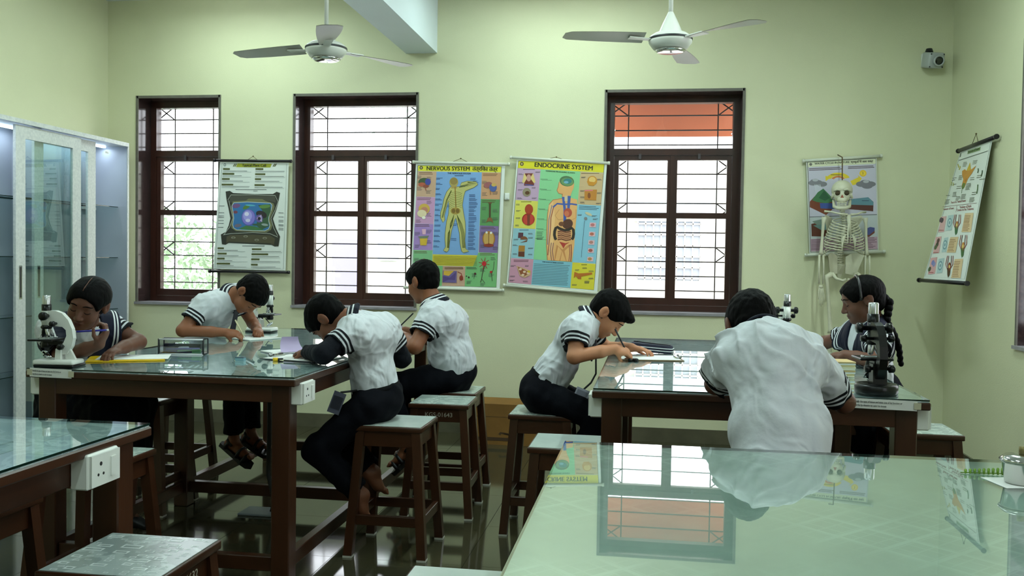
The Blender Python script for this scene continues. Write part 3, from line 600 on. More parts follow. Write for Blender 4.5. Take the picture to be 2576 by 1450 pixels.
def draw_endo(A):
    A.L([(1085, 95), (1910, 122), (1808, 1335), (988, 1262), (1085, 95)], 4, (80, 80, 50))
    A.P([(1088, 97), (1908, 122), (1900, 208), (1080, 164)], (224, 212, 40)); A.E(1118, 125, 19, 19, (90, 70, 44)); A.E(1118, 125, 9, 9, (190, 180, 120))
    A.T('ENDOCRINE SYSTEM', 1242, 133, 1800, 168, (24, 24, 22), .011)
    for a, b, c, d, k in (((1080, 166), (1300, 176), (1276, 480), (1058, 468), (196, 164, 192)), ((1058, 470), (1276, 482), (1250, 748), (1038, 738), (224, 216, 96)), ((1038, 740), (1250, 750), (1232, 1038), (1014, 1026), (150, 194, 206)), ((1014, 1028), (1232, 1040), (1210, 1282), (990, 1262), (206, 150, 172)),
                          ((1300, 178), (1682, 198), (1608, 1066), (1232, 1040), (142, 208, 150)), ((1682, 200), (1900, 212), (1876, 522), (1656, 510), (206, 176, 132)), ((1656, 512), (1876, 524), (1828, 1080), (1606, 1066), (142, 196, 216)), ((1232, 1042), (1608, 1068), (1586, 1314), (1210, 1284), (132, 190, 206)), ((1606, 1070), (1826, 1084), (1808, 1334), (1586, 1316), (222, 208, 60))):
        A.P([a, b, c, d], k)
    A.T('HORMONE PRODUCING GLANDS', 1350, 192, 1630, 212, (40, 50, 40), .01); A.lines(1130, 178, 1250, 180, 1, (60, 40, 60), 5, rag=.1); A.lines(1110, 488, 1220, 490, 1, (60, 50, 30), 5, rag=.1); A.lines(1095, 758, 1190, 760, 1, (40, 50, 70), 5, rag=.1)
    A.lines(1040, 1048, 1190, 1060, 2, (80, 40, 50), 5, rag=.1); A.lines(1690, 215, 1870, 222, 1, (80, 60, 40), 5, rag=.1); A.lines(1668, 528, 1860, 556, 3, (40, 60, 80), 5, rag=.2, dy=8); A.lines(1690, 1092, 1750, 1094, 1, (60, 50, 30), 5)
    A.T('THE ENDOCRINE SYSTEM', 1315, 1064, 1520, 1078, (40, 50, 70), .01)
    for i in range(13): y = 1092+i*15.5; A.L([(1236-i*1.6, y-8), (1590-i*1.4-random.random()*30, y+10)], 7, (96, 132, 146))
    for i in range(7): y = 270+i*95; A.L([(1300-i*8, y), (1368-i*8, y+3)], 4, (70, 90, 74)); A.L([(1310-i*8, y+10), (1410-i*8, y+12)], 2.5, (90, 110, 90))
    A.lines(1262, 775, 1340, 845, 8, (70, 90, 74), 4)
    for x, y in ((1085, 220), (1250, 200), (1085, 300), (1080, 370), (1215, 350), (1215, 450), (1075, 450), (1062, 510), (1062, 570), (1060, 640), (1055, 710), (1040, 845), (1180, 790), (1180, 830), (1030, 900), (1030, 985), (1180, 930), (1180, 990), (1010, 1100), (1150, 1100), (1005, 1200), (1000, 1240), (1130, 1250), (1690, 250), (1840, 270), (1680, 380), (1840, 400), (1680, 440), (1680, 490), (1830, 500), (1656, 610), (1790, 620), (1800, 650), (1700, 1120), (1630, 1140), (1760, 1150), (1760, 1220), (1720, 1250), (1600, 1282), (1720, 1262)): A.lines(x, y, x+50, y+8, 2, (86, 78, 84), 3.5)
    sk, sd = (232, 176, 112), (206, 140, 84)
    A.P([(1510, 400), (1508, 455), (1420, 470), (1385, 510), (1368, 600), (1360, 760), (1358, 900), (1366, 1048), (1600, 1062), (1625, 900), (1630, 760), (1645, 640), (1652, 500), (1650, 465), (1585, 448), (1585, 390)], sk)
    A.P([(1478, 300), (1470, 345), (1458, 378), (1474, 405), (1510, 415), (1585, 440), (1620, 330), (1600, 250), (1540, 240), (1490, 262)], sk)
    A.E(1550, 330, 72, 88, sk, 10); A.E(1552, 290, 70, 50, (84, 120, 80), 8); A.E(1556, 296, 58, 38, (110, 150, 96), 8); A.E(1560, 290, 40, 26, (58, 128, 130)); A.E(1546, 300, 22, 12, (120, 176, 200))
    A.L([(1510, 410), (1508, 455), (1420, 470), (1385, 510), (1368, 600), (1360, 760), (1358, 900), (1366, 1048)], 7, (196, 130, 80)); A.L([(1478, 300), (1470, 345), (1458, 378), (1474, 405), (1510, 415)], 6, (196, 130, 80)); A.L([(1480, 560), (1440, 620), (1470, 660), (1515, 655)], 6, (206, 146, 92)); A.L([(1640, 560), (1640, 640), (1600, 662), (1570, 650)], 6, (206, 146, 92)); A.P([(1380, 520), (1420, 480), (1440, 640), (1420, 900), (1380, 1040), (1368, 900), (1372, 620)], (240, 192, 132))
    A.L([(1430, 520), (1400, 640), (1395, 760), (1385, 860), (1370, 1000)], 8, (150, 70, 60)); A.L([(1410, 520), (1380, 660), (1368, 900)], 6, (70, 90, 150))
    A.P([(1505, 440), (1530, 440), (1545, 560), (1520, 560)], (70, 96, 170)); A.P([(1560, 430), (1590, 432), (1580, 560), (1556, 560)], (70, 96, 170)); A.P([(1530, 430), (1560, 430), (1560, 480), (1530, 480)], (216, 196, 160))
    A.L([(1420, 540), (1460, 505), (1530, 512), (1600, 508), (1650, 516)], 15, (66, 92, 170)); A.P([(1520, 560), (1545, 560), (1548, 690), (1520, 690)], (60, 88, 170))
    A.E(1562, 592, 40, 44, (186, 84, 60)); A.E(1552, 602, 22, 28, (210, 116, 78))
    A.E(1560, 700, 52, 46, (92, 56, 42), -30); A.E(1500, 700, 26, 22, (120, 74, 46))
    A.L([(1450, 852), (1440, 835), (1433, 805), (1436, 770), (1446, 740), (1462, 730), (1485, 745), (1530, 762), (1570, 755), (1600, 738), (1614, 755), (1618, 795), (1612, 830), (1600, 850)], 27, (56, 46, 38))
    for k in range(5): A.L([(1465, 775+k*19), (1500, 768+k*19), (1545, 782+k*19), (1592, 772+k*19)], 14, (156, 96, 72) if k % 2 else (126, 72, 54))
    A.P([(1480, 870), (1540, 885), (1580, 875), (1540, 900), (1520, 935), (1500, 900)], (180, 60, 50))
    A.P([(1455, 900), (1510, 945), (1560, 905), (1600, 890), (1600, 1062), (1545, 1060), (1510, 960), (1490, 1056), (1430, 1052)], sd); A.P([(1470, 915), (1505, 960), (1480, 1052), (1440, 1050)], sk); A.P([(1530, 960), (1590, 905), (1585, 1058), (1550, 1058)], sk)
    for x0 in (1405, 1425): A.L([(x0, 880), (x0-12, 960), (x0+2, 1050)], 6, (120, 70, 90))
    for x0 in (1575, 1592): A.L([(x0, 900), (x0+6, 980), (x0-4, 1058)], 6, (140, 60, 66))
    A.P([(1150, 215), (1230, 215), (1238, 330), (1140, 332)], (120, 54, 40)); A.P([(1142, 210), (1170, 260), (1140, 310), (1122, 300)], (226, 200, 130)); A.P([(1228, 212), (1200, 260), (1236, 310), (1252, 300)], (226, 200, 130)); A.E(1186, 258, 22, 34, (200, 150, 140)); A.L([(1150, 322), (1230, 330)], 8, (70, 84, 160))
    A.E(1166, 395, 40, 42, (150, 138, 112)); A.E(1172, 402, 22, 18, (96, 62, 34))
    A.E(1188, 560, 40, 50, (176, 66, 34)); A.E(1182, 655, 62, 58, (166, 40, 30)); A.E(1160, 660, 28, 46, (200, 66, 50)); A.E(1210, 655, 26, 48, (200, 66, 50)); A.P([(1170, 610), (1200, 610), (1196, 715), (1172, 715)], (130, 60, 40))
    A.P([(1086, 782), (1134, 784), (1130, 836), (1082, 834)], (92, 52, 64)); A.E(1140, 850, 36, 32, (130, 80, 50), 0, 18, 180, 360); A.P([(1100, 880), (1175, 852), (1168, 870)], (120, 70, 44))
    A.P([(1090, 906), (1150, 908), (1146, 966), (1086, 964)], (176, 124, 50)); A.P([(1086, 966), (1146, 968), (1144, 1016), (1084, 1012)], (104, 54, 34))
    A.P([(1066, 1102), (1130, 1120), (1205, 1150), (1205, 1190), (1150, 1218), (1100, 1200)], (206, 166, 130)); A.P([(1080, 1112), (1150, 1142), (1196, 1170), (1140, 1206), (1106, 1186)], (150, 84, 50))
    for x, y in ((1105, 1135), (1145, 1160), (1180, 1172), (1130, 1190)): A.E(x, y, 15, 11, (226, 196, 170))
    A.E(1188, 1158, 14, 11, (214, 180, 40))
    A.E(1795, 285, 46, 46, (206, 140, 40)); A.E(1795, 276, 32, 28, (230, 190, 110)); A.P([(1742, 290), (1760, 330), (1810, 336), (1820, 300)], (206, 140, 40))
    A.P([(1722, 372), (1840, 370), (1832, 474), (1720, 468)], (196, 130, 50)); A.E(1765, 428, 15, 28, (140, 80, 34)); A.L([(1722, 380), (1800, 378)], 10, (220, 120, 130))
    A.E(1760, 604, 36, 13, (206, 196, 160), 25); A.E(1732, 648, 16, 15, (130, 130, 130))
    for y, c in ((708, (196, 120, 120)), (796, (190, 110, 90)), (876, (186, 130, 120)), (954, (170, 90, 80)), (1036, (196, 140, 84))):
        A.P([(1772-(y-700)*.07, y-22), (1832-(y-700)*.08, y-20), (1828-(y-700)*.08, y+24), (1768-(y-700)*.07, y+22)], (224, 184, 192)); A.E(1798-(y-700)*.08, y, 20, 15, c)
    A.L([(1722, 670), (1690, 1020)], 3, (70, 80, 100))
    A.P([(1625, 1160), (1665, 1175), (1720, 1172), (1790, 1166), (1796, 1184), (1740, 1196), (1690, 1206), (1690, 1232), (1660, 1228), (1640, 1200), (1618, 1222)], (190, 110, 40))
def draw_water(A):
    A.L([(110, 188), (474, 168), (485, 656), (127, 672), (110, 188)], 2.5, (60, 60, 54))
    A.P([(112, 190), (474, 170), (475, 196), (113, 214)], (220, 222, 190)); A.E(127, 200, 8, 8, (110, 110, 100))
    A.T('WATER CYCLE IN NATURE', 147, 197, 336, 188, (34, 36, 20), .010); A.T('प्रकृति में जल चक्र', 342, 188, 462, 183, (34, 36, 20), .015)
    A.P([(114, 216), (475, 198), (482, 468), (122, 482)], (196, 192, 208)); A.P([(122, 484), (482, 470), (484, 590), (126, 600)], (190, 196, 198)); A.P([(126, 600), (484, 588), (486, 654), (128, 668)], (188, 156, 172)); A.L([(121, 483), (482, 469)], 3, (60, 60, 60))
    A.lines(118, 224, 300, 232, 2, (70, 40, 50), 3.5, rag=.1, dy=-8); A.lines(328, 214, 470, 222, 2, (70, 40, 50), 3.5, rag=.1, dy=-6)
    for i in range(8): A.L([(130, 606+i*7.5), (482-random.random()*40, 594+i*7.5)], 2.8, (110, 76, 92))
    arc = lambda cx, cy, r0, r1, a0, a1: [(cx+r0*math.cos(math.radians(a0+(a1-a0)*i/14)), cy-r0*.62*math.sin(math.radians(a0+(a1-a0)*i/14))) for i in range(15)]+[(cx+r1*math.cos(math.radians(a1+(a0-a1)*i/14)), cy-r1*.62*math.sin(math.radians(a1+(a0-a1)*i/14))) for i in range(15)]
    Yc = (226, 200, 40); A.P(arc(275, 285, 66, 40, 20, 165), Yc); A.P([(206, 262), (240, 268), (208, 290)], Yc); A.P(arc(275, 285, 38, 24, 20, 160), (206, 120, 50)); A.P([(340, 290), (385, 268), (378, 255), (402, 275), (380, 306), (352, 312)], Yc); A.lines(235, 256, 300, 256, 1, (120, 100, 20), 4, rag=0)
    A.E(408, 248, 19, 18, (232, 190, 30)); A.E(408, 248, 12, 11, (240, 210, 60)); A.T('2', 403, 248, 411, 247, (120, 60, 20))
    for cx, cy in ((150, 292), (165, 298), (190, 306), (140, 300)): A.E(cx, cy, 26, 14, (128, 126, 134))
    for cx, cy in ((400, 306), (420, 298), (446, 306), (430, 316)): A.E(cx, cy, 30, 15, (118, 116, 124))
    for cx, cy in ((152, 284), (424, 292)): A.E(cx, cy, 16, 8, (176, 176, 184))
    for x in range(6): A.L([(148+x*6, 308), (160+x*7, 370)], 2, (220, 224, 230))
    A.P([(122, 400), (150, 370), (190, 395), (260, 400), (256, 430), (210, 472), (122, 430)], (122, 60, 32)); A.P([(134, 392), (165, 350), (195, 330), (225, 360), (255, 395), (215, 410), (160, 402)], (66, 118, 76)); A.P([(170, 380), (200, 340), (230, 380), (205, 396)], (44, 92, 60)); A.P([(176, 408), (262, 408), (258, 440), (180, 436)], (58, 82, 150))
    A.P([(330, 388), (436, 376), (464, 402), (462, 452), (330, 440)], (86, 40, 28)); A.P([(330, 388), (436, 376), (464, 404), (462, 420), (330, 416)], (92, 136, 150)); A.lines(402, 395, 440, 395, 1, (40, 60, 90), 3, rag=0)
    A.P([(130, 520), (215, 500), (218, 588), (132, 586)], (96, 48, 30)); A.P([(135, 506), (205, 490), (230, 520), (180, 540)], (120, 136, 126)); A.P([(140, 528), (210, 520), (225, 548), (190, 556)], (100, 130, 126)); A.P([(418, 548), (446, 536), (470, 540), (470, 566), (440, 588), (418, 584)], (74, 82, 140)); A.P([(418, 575), (440, 580), (470, 556), (470, 568), (440, 590), (418, 586)], (110, 56, 40)); A.L([(424, 490), (426, 540)], 3, DK)
def draw_flower(A):
    A.L([(424, 200), (700, 100), (462, 1350), (100, 1325), (424, 200)], 3, (150, 155, 150))
    A.P([(496, 178), (614, 140), (608, 172), (492, 208)], (120, 148, 96)); A.T('Structure of Flower', 500, 192, 606, 157, (26, 44, 26), .010)
    A.L([(412, 266), (674, 180)], 5, (60, 70, 60)); A.L([(428, 200), (422, 236)], 8, (96, 110, 90)); A.L([(258, 692), (574, 655)], 4, (150, 120, 120)); A.L([(398, 680), (388, 740)], 3, (150, 120, 120))
    A.P([(444, 362), (470, 345), (484, 360), (518, 282), (526, 350), (574, 312), (530, 390), (500, 430), (468, 510), (446, 530), (440, 500), (456, 440), (444, 400)], (206, 140, 44)); A.P([(484, 360), (518, 282), (524, 350), (505, 390)], (214, 180, 40)); A.P([(456, 470), (476, 476), (462, 520), (444, 530), (440, 505)], (96, 120, 50)); A.L([(444, 530), (440, 566)], 4, (90, 120, 60)); A.P([(480, 380), (500, 372), (490, 430), (474, 470)], (176, 96, 36))
    for a, b in (((625, 225), (670, 215)), ((590, 300), (640, 290))): pass
    for x0, y0, x1, y1, c in ((400, 300, 408, 332, (190, 176, 70)), (424, 318, 414, 352, (190, 176, 70)), (590, 338, 586, 380, (60, 84, 56)), (626, 356, 614, 412, (60, 84, 56)), (586, 486, 574, 570, (84, 112, 70)), (344, 462, 338, 496, (160, 160, 90)), (360, 470, 356, 498, (190, 186, 110))): A.L([(x0, y0), ((x0+x1)/2+3, (y0+y1)/2), (x1, y1)], 10, c)
    for x, y, n in ((455, 285, 4), (545, 270, 3), (415, 408, 4), (520, 425, 2), (485, 480, 6), (395, 505, 2), (360, 560, 4), (440, 580, 4), (290, 590, 1), (350, 430, 2), (360, 485, 1), (390, 600, 3), (515, 610, 4), (535, 560, 2), (285, 630, 4), (580, 405, 2), (600, 440, 1)): A.lines(x, y, x+46, y+9*n, n, (90, 92, 70), 4.5, dx=-n*2, dy=-6)
    A.T("Parts of a Typical Flower", 345, 653, 482, 632, (150, 50, 50), .010); A.T('Symmetry of Flower', 268, 715, 372, 702, (150, 60, 60), .010); A.T('Position of Floral', 428, 695, 528, 682, (150, 60, 60), .010); A.T('Organs on the Thalamus', 400, 722, 548, 706, (150, 60, 60), .010)
    for x, y, w, h, c in ((222, 775, 78, 150, (222, 176, 176)), (174, 960, 82, 158, (222, 172, 172)), (130, 1150, 88, 158, (222, 170, 170))): A.P([(x+24, y+8), (x+w, y), (x+w-22, y+h-6), (x, y+h)], c)
    for x, y, w, h in ((292, 762, 78, 146), (258, 968, 62, 138), (210, 1158, 74, 140)):
        A.P([(x+22, y+8), (x+w, y), (x+w-20, y+h-6), (x, y+h)], (184, 206, 206)); 
        for r in (26, 18, 9): A.E(x+w*.5, y+h*.5, r*.8, r*1.7, (120, 156, 166) if r != 18 else (196, 214, 214), 8)
    for x, y, c in ((258, 815, (60, 44, 60)), (244, 810, (84, 60, 84)), (214, 1035, (60, 60, 44)), (224, 1000, (90, 50, 50)), (200, 1060, (84, 96, 60)), (188, 1215, (150, 150, 196)), (176, 1200, (130, 136, 196)), (145, 1260, (80, 90, 60))): A.E(x, y, 13, 24, c, 20)
    for x, y in ((225, 905), (178, 1108), (135, 1290)): A.lines(x, y, x+50, y+2, 1, (160, 50, 50), 5, rag=.1)
    for x, y, n in ((452, 770, 14), (318, 990, 11), (358, 1190, 13)):
        w = 84; h = 150 if n > 11 else 118; A.P([(x+22, y-22), (x+w+12, y-26), (x+w-14, y+h), (x-12, y+h)], (222, 194, 152)); A.lines(x+18, y, x+78, y+h-16, n-3, (150, 106, 70), 5, dx=-20, rag=.25)
    for x, y, h, c1, c2 in ((398, 845, 200, (60, 110, 70), (176, 110, 50)), (452, 1040, 220, (70, 110, 60), (196, 130, 60)), (330, 1225, 210, (84, 60, 34), (140, 66, 40))):
        for k in (-2, -1, 1, 2): A.L([(x-8, y+h*.3), (x+k*16, y-h*.05), (x+k*13+10, y-h*.42)], 5, (150, 60, 50) if abs(k) == 2 else (96, 44, 44))
        A.P([(x-18, y+h*.12), (x+14, y+h*.12), (x+4, y+h*.42), (x-10, y+h*.52), (x-16, y+h*.42)], c1); A.E(x+2, y+h*.03, 12, h*.16, c2, 4); A.E(x+2, y+h*.05, 6, h*.08, (232, 214, 130), 4)
YC = YB-.028
Art.tk = {}
chart('plant cell wall chart with black rods beside the leftmost window', [(-3.459, YC, 2.117), (-2.876, YC, 2.111), (-2.896, YC, 1.249), (-3.513, YC, 1.254)], [(110, 85), (918, 92), (880, 1362), (30, 1340)],
      [((-3.507, YC, 2.13), (-2.853, YC, 2.123)), ((-3.545, YC, 1.234), (-2.864, YC, 1.236))], black_rod, (0, -1, 0), draw_plant, [(-3.22, YC, 2.135), (-3.175, YC, 2.163), (-3.14, YC, 2.135)])
chart('nervous system wall chart with cream rods right of the middle window', [(-1.832, YC, 2.101), (-1.127, YC, 2.09), (-1.154, YC, 1.137), (-1.867, YC, 1.143)], [(100, 125), (955, 138), (905, 1325), (45, 1300)],
      [((-1.853, YC, 2.115), (-1.091, YC, 2.098)), ((-1.913, YC, 1.134), (-1.121, YC, 1.127))], white_rod, (0, -1, 0), draw_nerv, [(-1.56, YC, 2.108), (-1.474, YC, 2.142), (-1.40, YC, 2.104)])
chart('endocrine system wall chart with cream rods left of the orange-topped window', [(-1.035, YC, 2.13), (-.345, YC, 2.105), (-.401, YC, 1.13), (-1.10, YC, 1.178)], [(1070, 88), (1935, 118), (1842, 1352), (972, 1275)],
      [((-1.085, YC, 2.15), (-.327, YC, 2.105)), ((-1.122, YC, 1.166), (-.37, YC, 1.117))], white_rod, (0, -1, 0), draw_endo, [(-.82, YC, 2.134), (-.73, YC, 2.152), (-.66, YC, 2.126)])
chart('water cycle wall chart hanging behind the skeleton', [(1.107, YC, 2.123), (1.599, YC, 2.149), (1.632, YC, 1.468), (1.147, YC, 1.441)], [(102, 180), (480, 160), (492, 665), (120, 680)],
      [((1.085, YC, 2.12), (1.635, YC, 2.156)), ((1.117, YC, 1.429), (1.673, YC, 1.464))], white_rod, (0, -1, 0), draw_water, base=(206, 208, 200))
chart('flower structure wall chart with black rods swinging off the right wall', [(2.085, 6.70, 2.155), (2.085, 6.103, 2.155), (1.938, 6.06, 1.271), (1.848, 6.62, 1.278)], [(420, 185), (712, 80), (465, 1372), (85, 1345)],
      [((2.085, 6.734, 2.162), (2.085, 6.022, 2.166)), ((1.833, 6.66, 1.266), (1.941, 6.02, 1.26))], black_rod, (-.97, -.12, -.18), draw_flower, [(2.085, 6.46, 2.17), (2.09, 6.40, 2.235), (2.085, 6.34, 2.17)], rod_r=.013)
# ------------------------------------------------------------------ display cabinet on the left wall
cab_white = mat('white_patterned_laminate', (214, 216, 212), .35, var=.08, vscale=60, rgb2=(196, 199, 197))
cab_in = mat('grey_cabinet_lining', (158, 164, 174), .45, var=.05, vscale=4)
led_m = mat('lit_led_strip', (206, 232, 255), .4, emit=9); chrome = mat('chrome', (210, 212, 212), .12, metal=1)
cab_glass = thin_glass('cabinet_glass', (214, 232, 228), base=.16)
cy0, cy1, cx0, cx1, cz = 4.86, 6.82, XL+.003, -4.16, 2.25
cb = thing('display_cabinet', 'tall white display cabinet with sliding glass doors along the left wall', 'cabinet', (cx0, cy0, 0)); cw = cx1-cx0; cl = cy1-cy0
B = MB(); B.box((0, .02, .08), (.012, cl-.02, cz-.03)); B.build('back_panel', cab_in, cb)
for y in (0, cl-.02): MB().box((0, y, 0), (cw, y+.02, cz)).build('side_panel', cab_white, cb)
for y in (.02, cl-.024): MB().box((.012, y, .1), (cw-.004, y+.004, cz-.03)).build('side_lining', cab_in, cb)
MB().box((0, .02, cz-.03), (cw+.012, cl-.02, cz)).build('top_panel', cab_white, cb); MB().box((0, .02, 0), (cw, cl-.02, .08)).build('plinth', cab_white, cb)
MB().box((.012, .02, .08), (cw-.06, cl-.02, .1)).build('bottom_panel', cab_in, cb); MB().box((.012, cl*.5-.009, .1), (cw-.07, cl*.5+.009, cz-.03)).build('divider', cab_in, cb)
for z in (.52, .92, 1.33, 1.735):
    for a, c in ((.022, cl*.5-.01), (cl*.5+.01, cl-.022)):
        b = MB().box((.013, a, z), (cw-.08, c, z+.006)); b.m = [1, 0, 2, 2, 2, 2]; b.build('glass_shelf', [cab_glass, clear_m, glass_edge], cb)
    MB().box((.012, cl-.2, z-.022), (.03, cl-.03, z-.001)).build('shelf_bracket', cab_white, cb)
for a, c in ((.05, cl*.5-.05), (cl*.5+.05, cl-.05)):
    MB().box((.10, a, cz-.042), (.125, c, cz-.031)).build('led_strip', led_m, cb)
    l = bpy.data.lights.new('led_glow', 'AREA'); l.shape = 'RECTANGLE'; l.size = .03; l.size_y = c-a; l.energy = 2.2; l.color = (.75, .88, 1); link('led_glow', l, cb, (.112, (a+c)/2, cz-.046))
def sliding_door(y0, y1, x, lb):
    d = MB(); S = .095; z0, z1 = .085, cz-.04
    for a, c in (((x, y0, z0), (x+.02, y0+S, z1)), ((x, y1-S, z0), (x+.02, y1, z1)), ((x, y0+S, z1-.085), (x+.02, y1-S, z1)), ((x, y0+S, z0), (x+.02, y1-S, z0+.11))): d.box(a, c)
    o = d.build('sliding_door', cab_white, cb); o['label'] = lb
    b = MB().box((x+.008, y0+S, z0+.11), (x+.013, y1-S, z1-.085)); b.m = [1, 1, 1, 0, 1, 1]; b.build('glass_pane', [cab_glass, clear_m], o)
    MB().box((x+.019, y0+.03, 1.05), (x+.0215, y0+.06, 1.275)).build('recessed_handle', chrome, o); MB().box((x+.0212, y0+.037, 1.06), (x+.0222, y0+.053, 1.265)).build('handle_slot', dark_m, o)
    return o
sliding_door(5.50-cy0, 6.20-cy0, cw-.024, 'front sliding door with white frame'); sliding_door(5.72-cy0, 6.42-cy0, cw-.05, 'rear sliding door with white frame')
MB().box((cw-.003, cl-.32, cz-.115), (cw-.0015, cl-.28, cz-.10)).build('paper_tag', paper_m, cb)
# ------------------------------------------------------------------ ceiling fans
fan_m = mat('ivory_fan_enamel', (206, 206, 198), .3); fan_bl = mat('fan_blade_enamel', (188, 184, 176), .35)
def fan(label, x, y, z, angs, cone):
    t = thing('ceiling_fan', label, 'fan', (x, y, z), 0, 'ceiling fans')
    MB().lathe([(0, -.052), (.05, -.05), (.095, -.035), (.118, -.005), (.12, .012), (.112, .02), (.112, .03), (.09, .045), (.03, .06), (0, .06)], 32).build('motor_housing', fan_m, t)
    MB().lathe([(.121, .008), (.1225, .014), (.121, .02)], 32).build('housing_seam', dark_m, t)
    MB().lathe([(0, -.056), (.07, -.055), (.085, -.046), (.08, -.044)], 32).build('chrome_cover', chrome, t)
    if cone: MB().lathe([(.066, .05), (.045, .1), (.016, .16), (.014, .165)], 20).build('lower_canopy', fan_m, t)
    else: MB().lathe([(.05, .055), (.055, .075), (.02, .12)], 20).build('lower_canopy', fan_m, t)
    MB().tube([(0, 0, .05), (0, 0, ZC-z-.05)], .0125, 12).build('down_rod', fan_m, t)
    MB().lathe([(.07, ZC-z-.001), (.065, ZC-z-.05), (.015, ZC-z-.11)], 20).build('ceiling_canopy', fan_m, t)
    for a in angs:
        R = rotm('Z', a)
        fn = lambda u, v: R @ Vector((.15+u*.45, (v-.5)*(.085+.055*math.sin(min(1, u*1.15)*PI*.55))*(1-.9*max(0, (u-.93)/.07)**2*.5), .018+.030*(v-.5)*(1.2-u)-.012*u))
        b = MB(); b.grid(fn, 16, 4); b.grid(lambda u, v: fn(u, v)-Vector((0, 0, .0022)), 16, 4); bl = b.build('blade', fan_bl, t)
        vs = [R @ Vector(p) for p in ((.1, -.018, .012), (.1, .018, .012), (.24, .032, .014), (.24, -.032, .014))]
        MB().add(vs+[v-Vector((0, 0, .006)) for v in vs], [(0, 3, 2, 1), (4, 5, 6, 7), (0, 1, 5, 4), (1, 2, 6, 5), (2, 3, 7, 6), (3, 0, 4, 7)]).build('blade_iron', fan_m, bl)
fan('ceiling fan beside the concrete beam, one blade pointing towards the viewer', -1.90, 5.15, 2.565, (-68, 52, 172), False)
fan('ceiling fan above the orange-topped window, one blade raised to the right', .08, 5.15, 2.575, (-42, 78, 198), True)
# ------------------------------------------------------------------ wall fittings
t = thing('security_camera', 'grey box-shaped security camera high on the wall by the corner', 'camera', (1.94, 6.99, 2.84))
MB().cbox((-.05, -.02, -.05), (.05, .006, .05), .008, seg=2).build('mount_plate', white_pl, t)
Rc = rotm('Z', 12) @ rotm('X', 14)
MB().cbox((-.058, -.13, -.055), (.058, -.018, .055), .014, seg=2, R=Rc, c=(0, -.02, 0)).build('housing', mat('grey_camera_plastic', (176, 180, 178), .4), t)
lens_o = Rc @ Vector((.008, -.118, .0))+Vector((0, -.02, 0))
Rl = Rc @ rotm('X', 90)
MB().lathe([(.036, -.002), (.04, .012), (.034, .02), (.028, .012)], 24, o=lens_o, R=Rl).build('lens_ring', mat('grey_camera_plastic', (176, 180, 178), .4), t)
MB().lathe([(.03, .008), (.02, .014), (0, .016)], 24, o=lens_o, R=Rl).build('lens', mat('dark_lens', (10, 16, 14), .08, spec=.9), t)
for sx in (-1, 1):
    for sz in (-1, 1): MB().ball(Rc @ Vector((sx*.046, -.112, sz*.044))+Vector((0, -.02, 0)), .005, nu=8, nv=5).build('screw', dark_m, t)
MB().lathe([(0, .075), (.02, .074), (.028, .05)], 14, o=(-.01, -.05, 0)).build('cable_gland', dark_m, t)
t = thing('wall_switch', 'small white switch box between the nervous and endocrine charts', 'switch', (-1.11, 6.999, 1.852))
MB().cbox((-.019, -.022, -.026), (.019, 0, .026), .003).build('box', white_pl, t); MB().cbox((-.011, -.026, -.016), (.011, -.021, .016), .002).build('rocker', white_pl, t)
# ------------------------------------------------------------------ hanging skeleton
bone = mat('ivory_bone', (206, 204, 178), .45, var=.12, vscale=14)
sk = thing('skeleton_model', 'ivory anatomical skeleton hanging in front of the water cycle chart', 'skeleton', (1.36, 6.80, 0)); sk.rotation_euler = (0, 0, math.radians(12))
def skz(name, b, par=None, m=None): return b.build(name, m or bone, par or sk)
hk = MB().tube([(.008, .18, 2.165), (-.022, .03, 2.13), (-.03, 0, 1.95)], .004, 6).build('hanging_hook', mat('brown_cord', (90, 70, 40), .8), sk)
# skull: cranium, face, jaw, with dark sockets
hz = 1.86; Rs = rotm('Z', -22)
def hp(x, y, z): return Rs @ Vector((x-.0, y, z))+Vector((-.03, 0, hz))
b = MB(); b.ball(hp(0, .02, .035), (.073, .09, .072), R=Rs); b.ball(hp(0, -.03, -.005), (.058, .045, .055), R=Rs); cr = skz('cranium', b)
b = MB()
for s in (-1, 1):
    b.tube([hp(s*.055, -.045, .005), hp(s*.066, -.02, -.02), hp(s*.068, .03, -.02)], [.012, .009, .007], 8)
    b.tube([hp(s*.012, -.075, .028), hp(s*.034, -.078, .034), hp(s*.056, -.058, .022)], [.007, .009, .007], 8)
b.ball(hp(0, -.062, -.038), (.034, .024, .026), R=Rs); skz('cheekbones', b, cr)
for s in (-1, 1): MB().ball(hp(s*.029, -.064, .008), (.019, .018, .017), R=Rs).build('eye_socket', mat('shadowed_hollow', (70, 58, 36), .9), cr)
MB().add([hp(0, -.086, -.002), hp(-.012, -.083, -.026), hp(.012, -.083, -.026), hp(0, -.07, -.03)], [(0, 1, 2), (0, 3, 1), (0, 2, 3)]).build('nose_opening', mat('reddish_hollow', (150, 84, 60), .8), cr)
b = MB()
for i in range(8): a = (i-3.5)*.34; b.cbox(hp(.031*math.sin(a), -.055-.027*math.cos(a), -.062)-Vector((.004, .003, .006)), hp(.031*math.sin(a), -.055-.027*math.cos(a), -.062)+Vector((.004, .003, .006)), .002)
skz('upper_teeth', b, cr)
b = MB(); b.tube([hp(-.056, .0, -.035), hp(-.05, -.02, -.085), hp(-.024, -.07, -.098), hp(.024, -.07, -.098), hp(.05, -.02, -.085), hp(.056, .0, -.035)], [.009, .013, .014, .014, .013, .009], 8)
for i in range(8): a = (i-3.5)*.34; b.cbox(hp(.029*math.sin(a), -.053-.026*math.cos(a), -.077)-Vector((.004, .003, .006)), hp(.029*math.sin(a), -.053-.026*math.cos(a), -.077)+Vector((.004, .003, .006)), .002)
skz('lower_jaw', b)
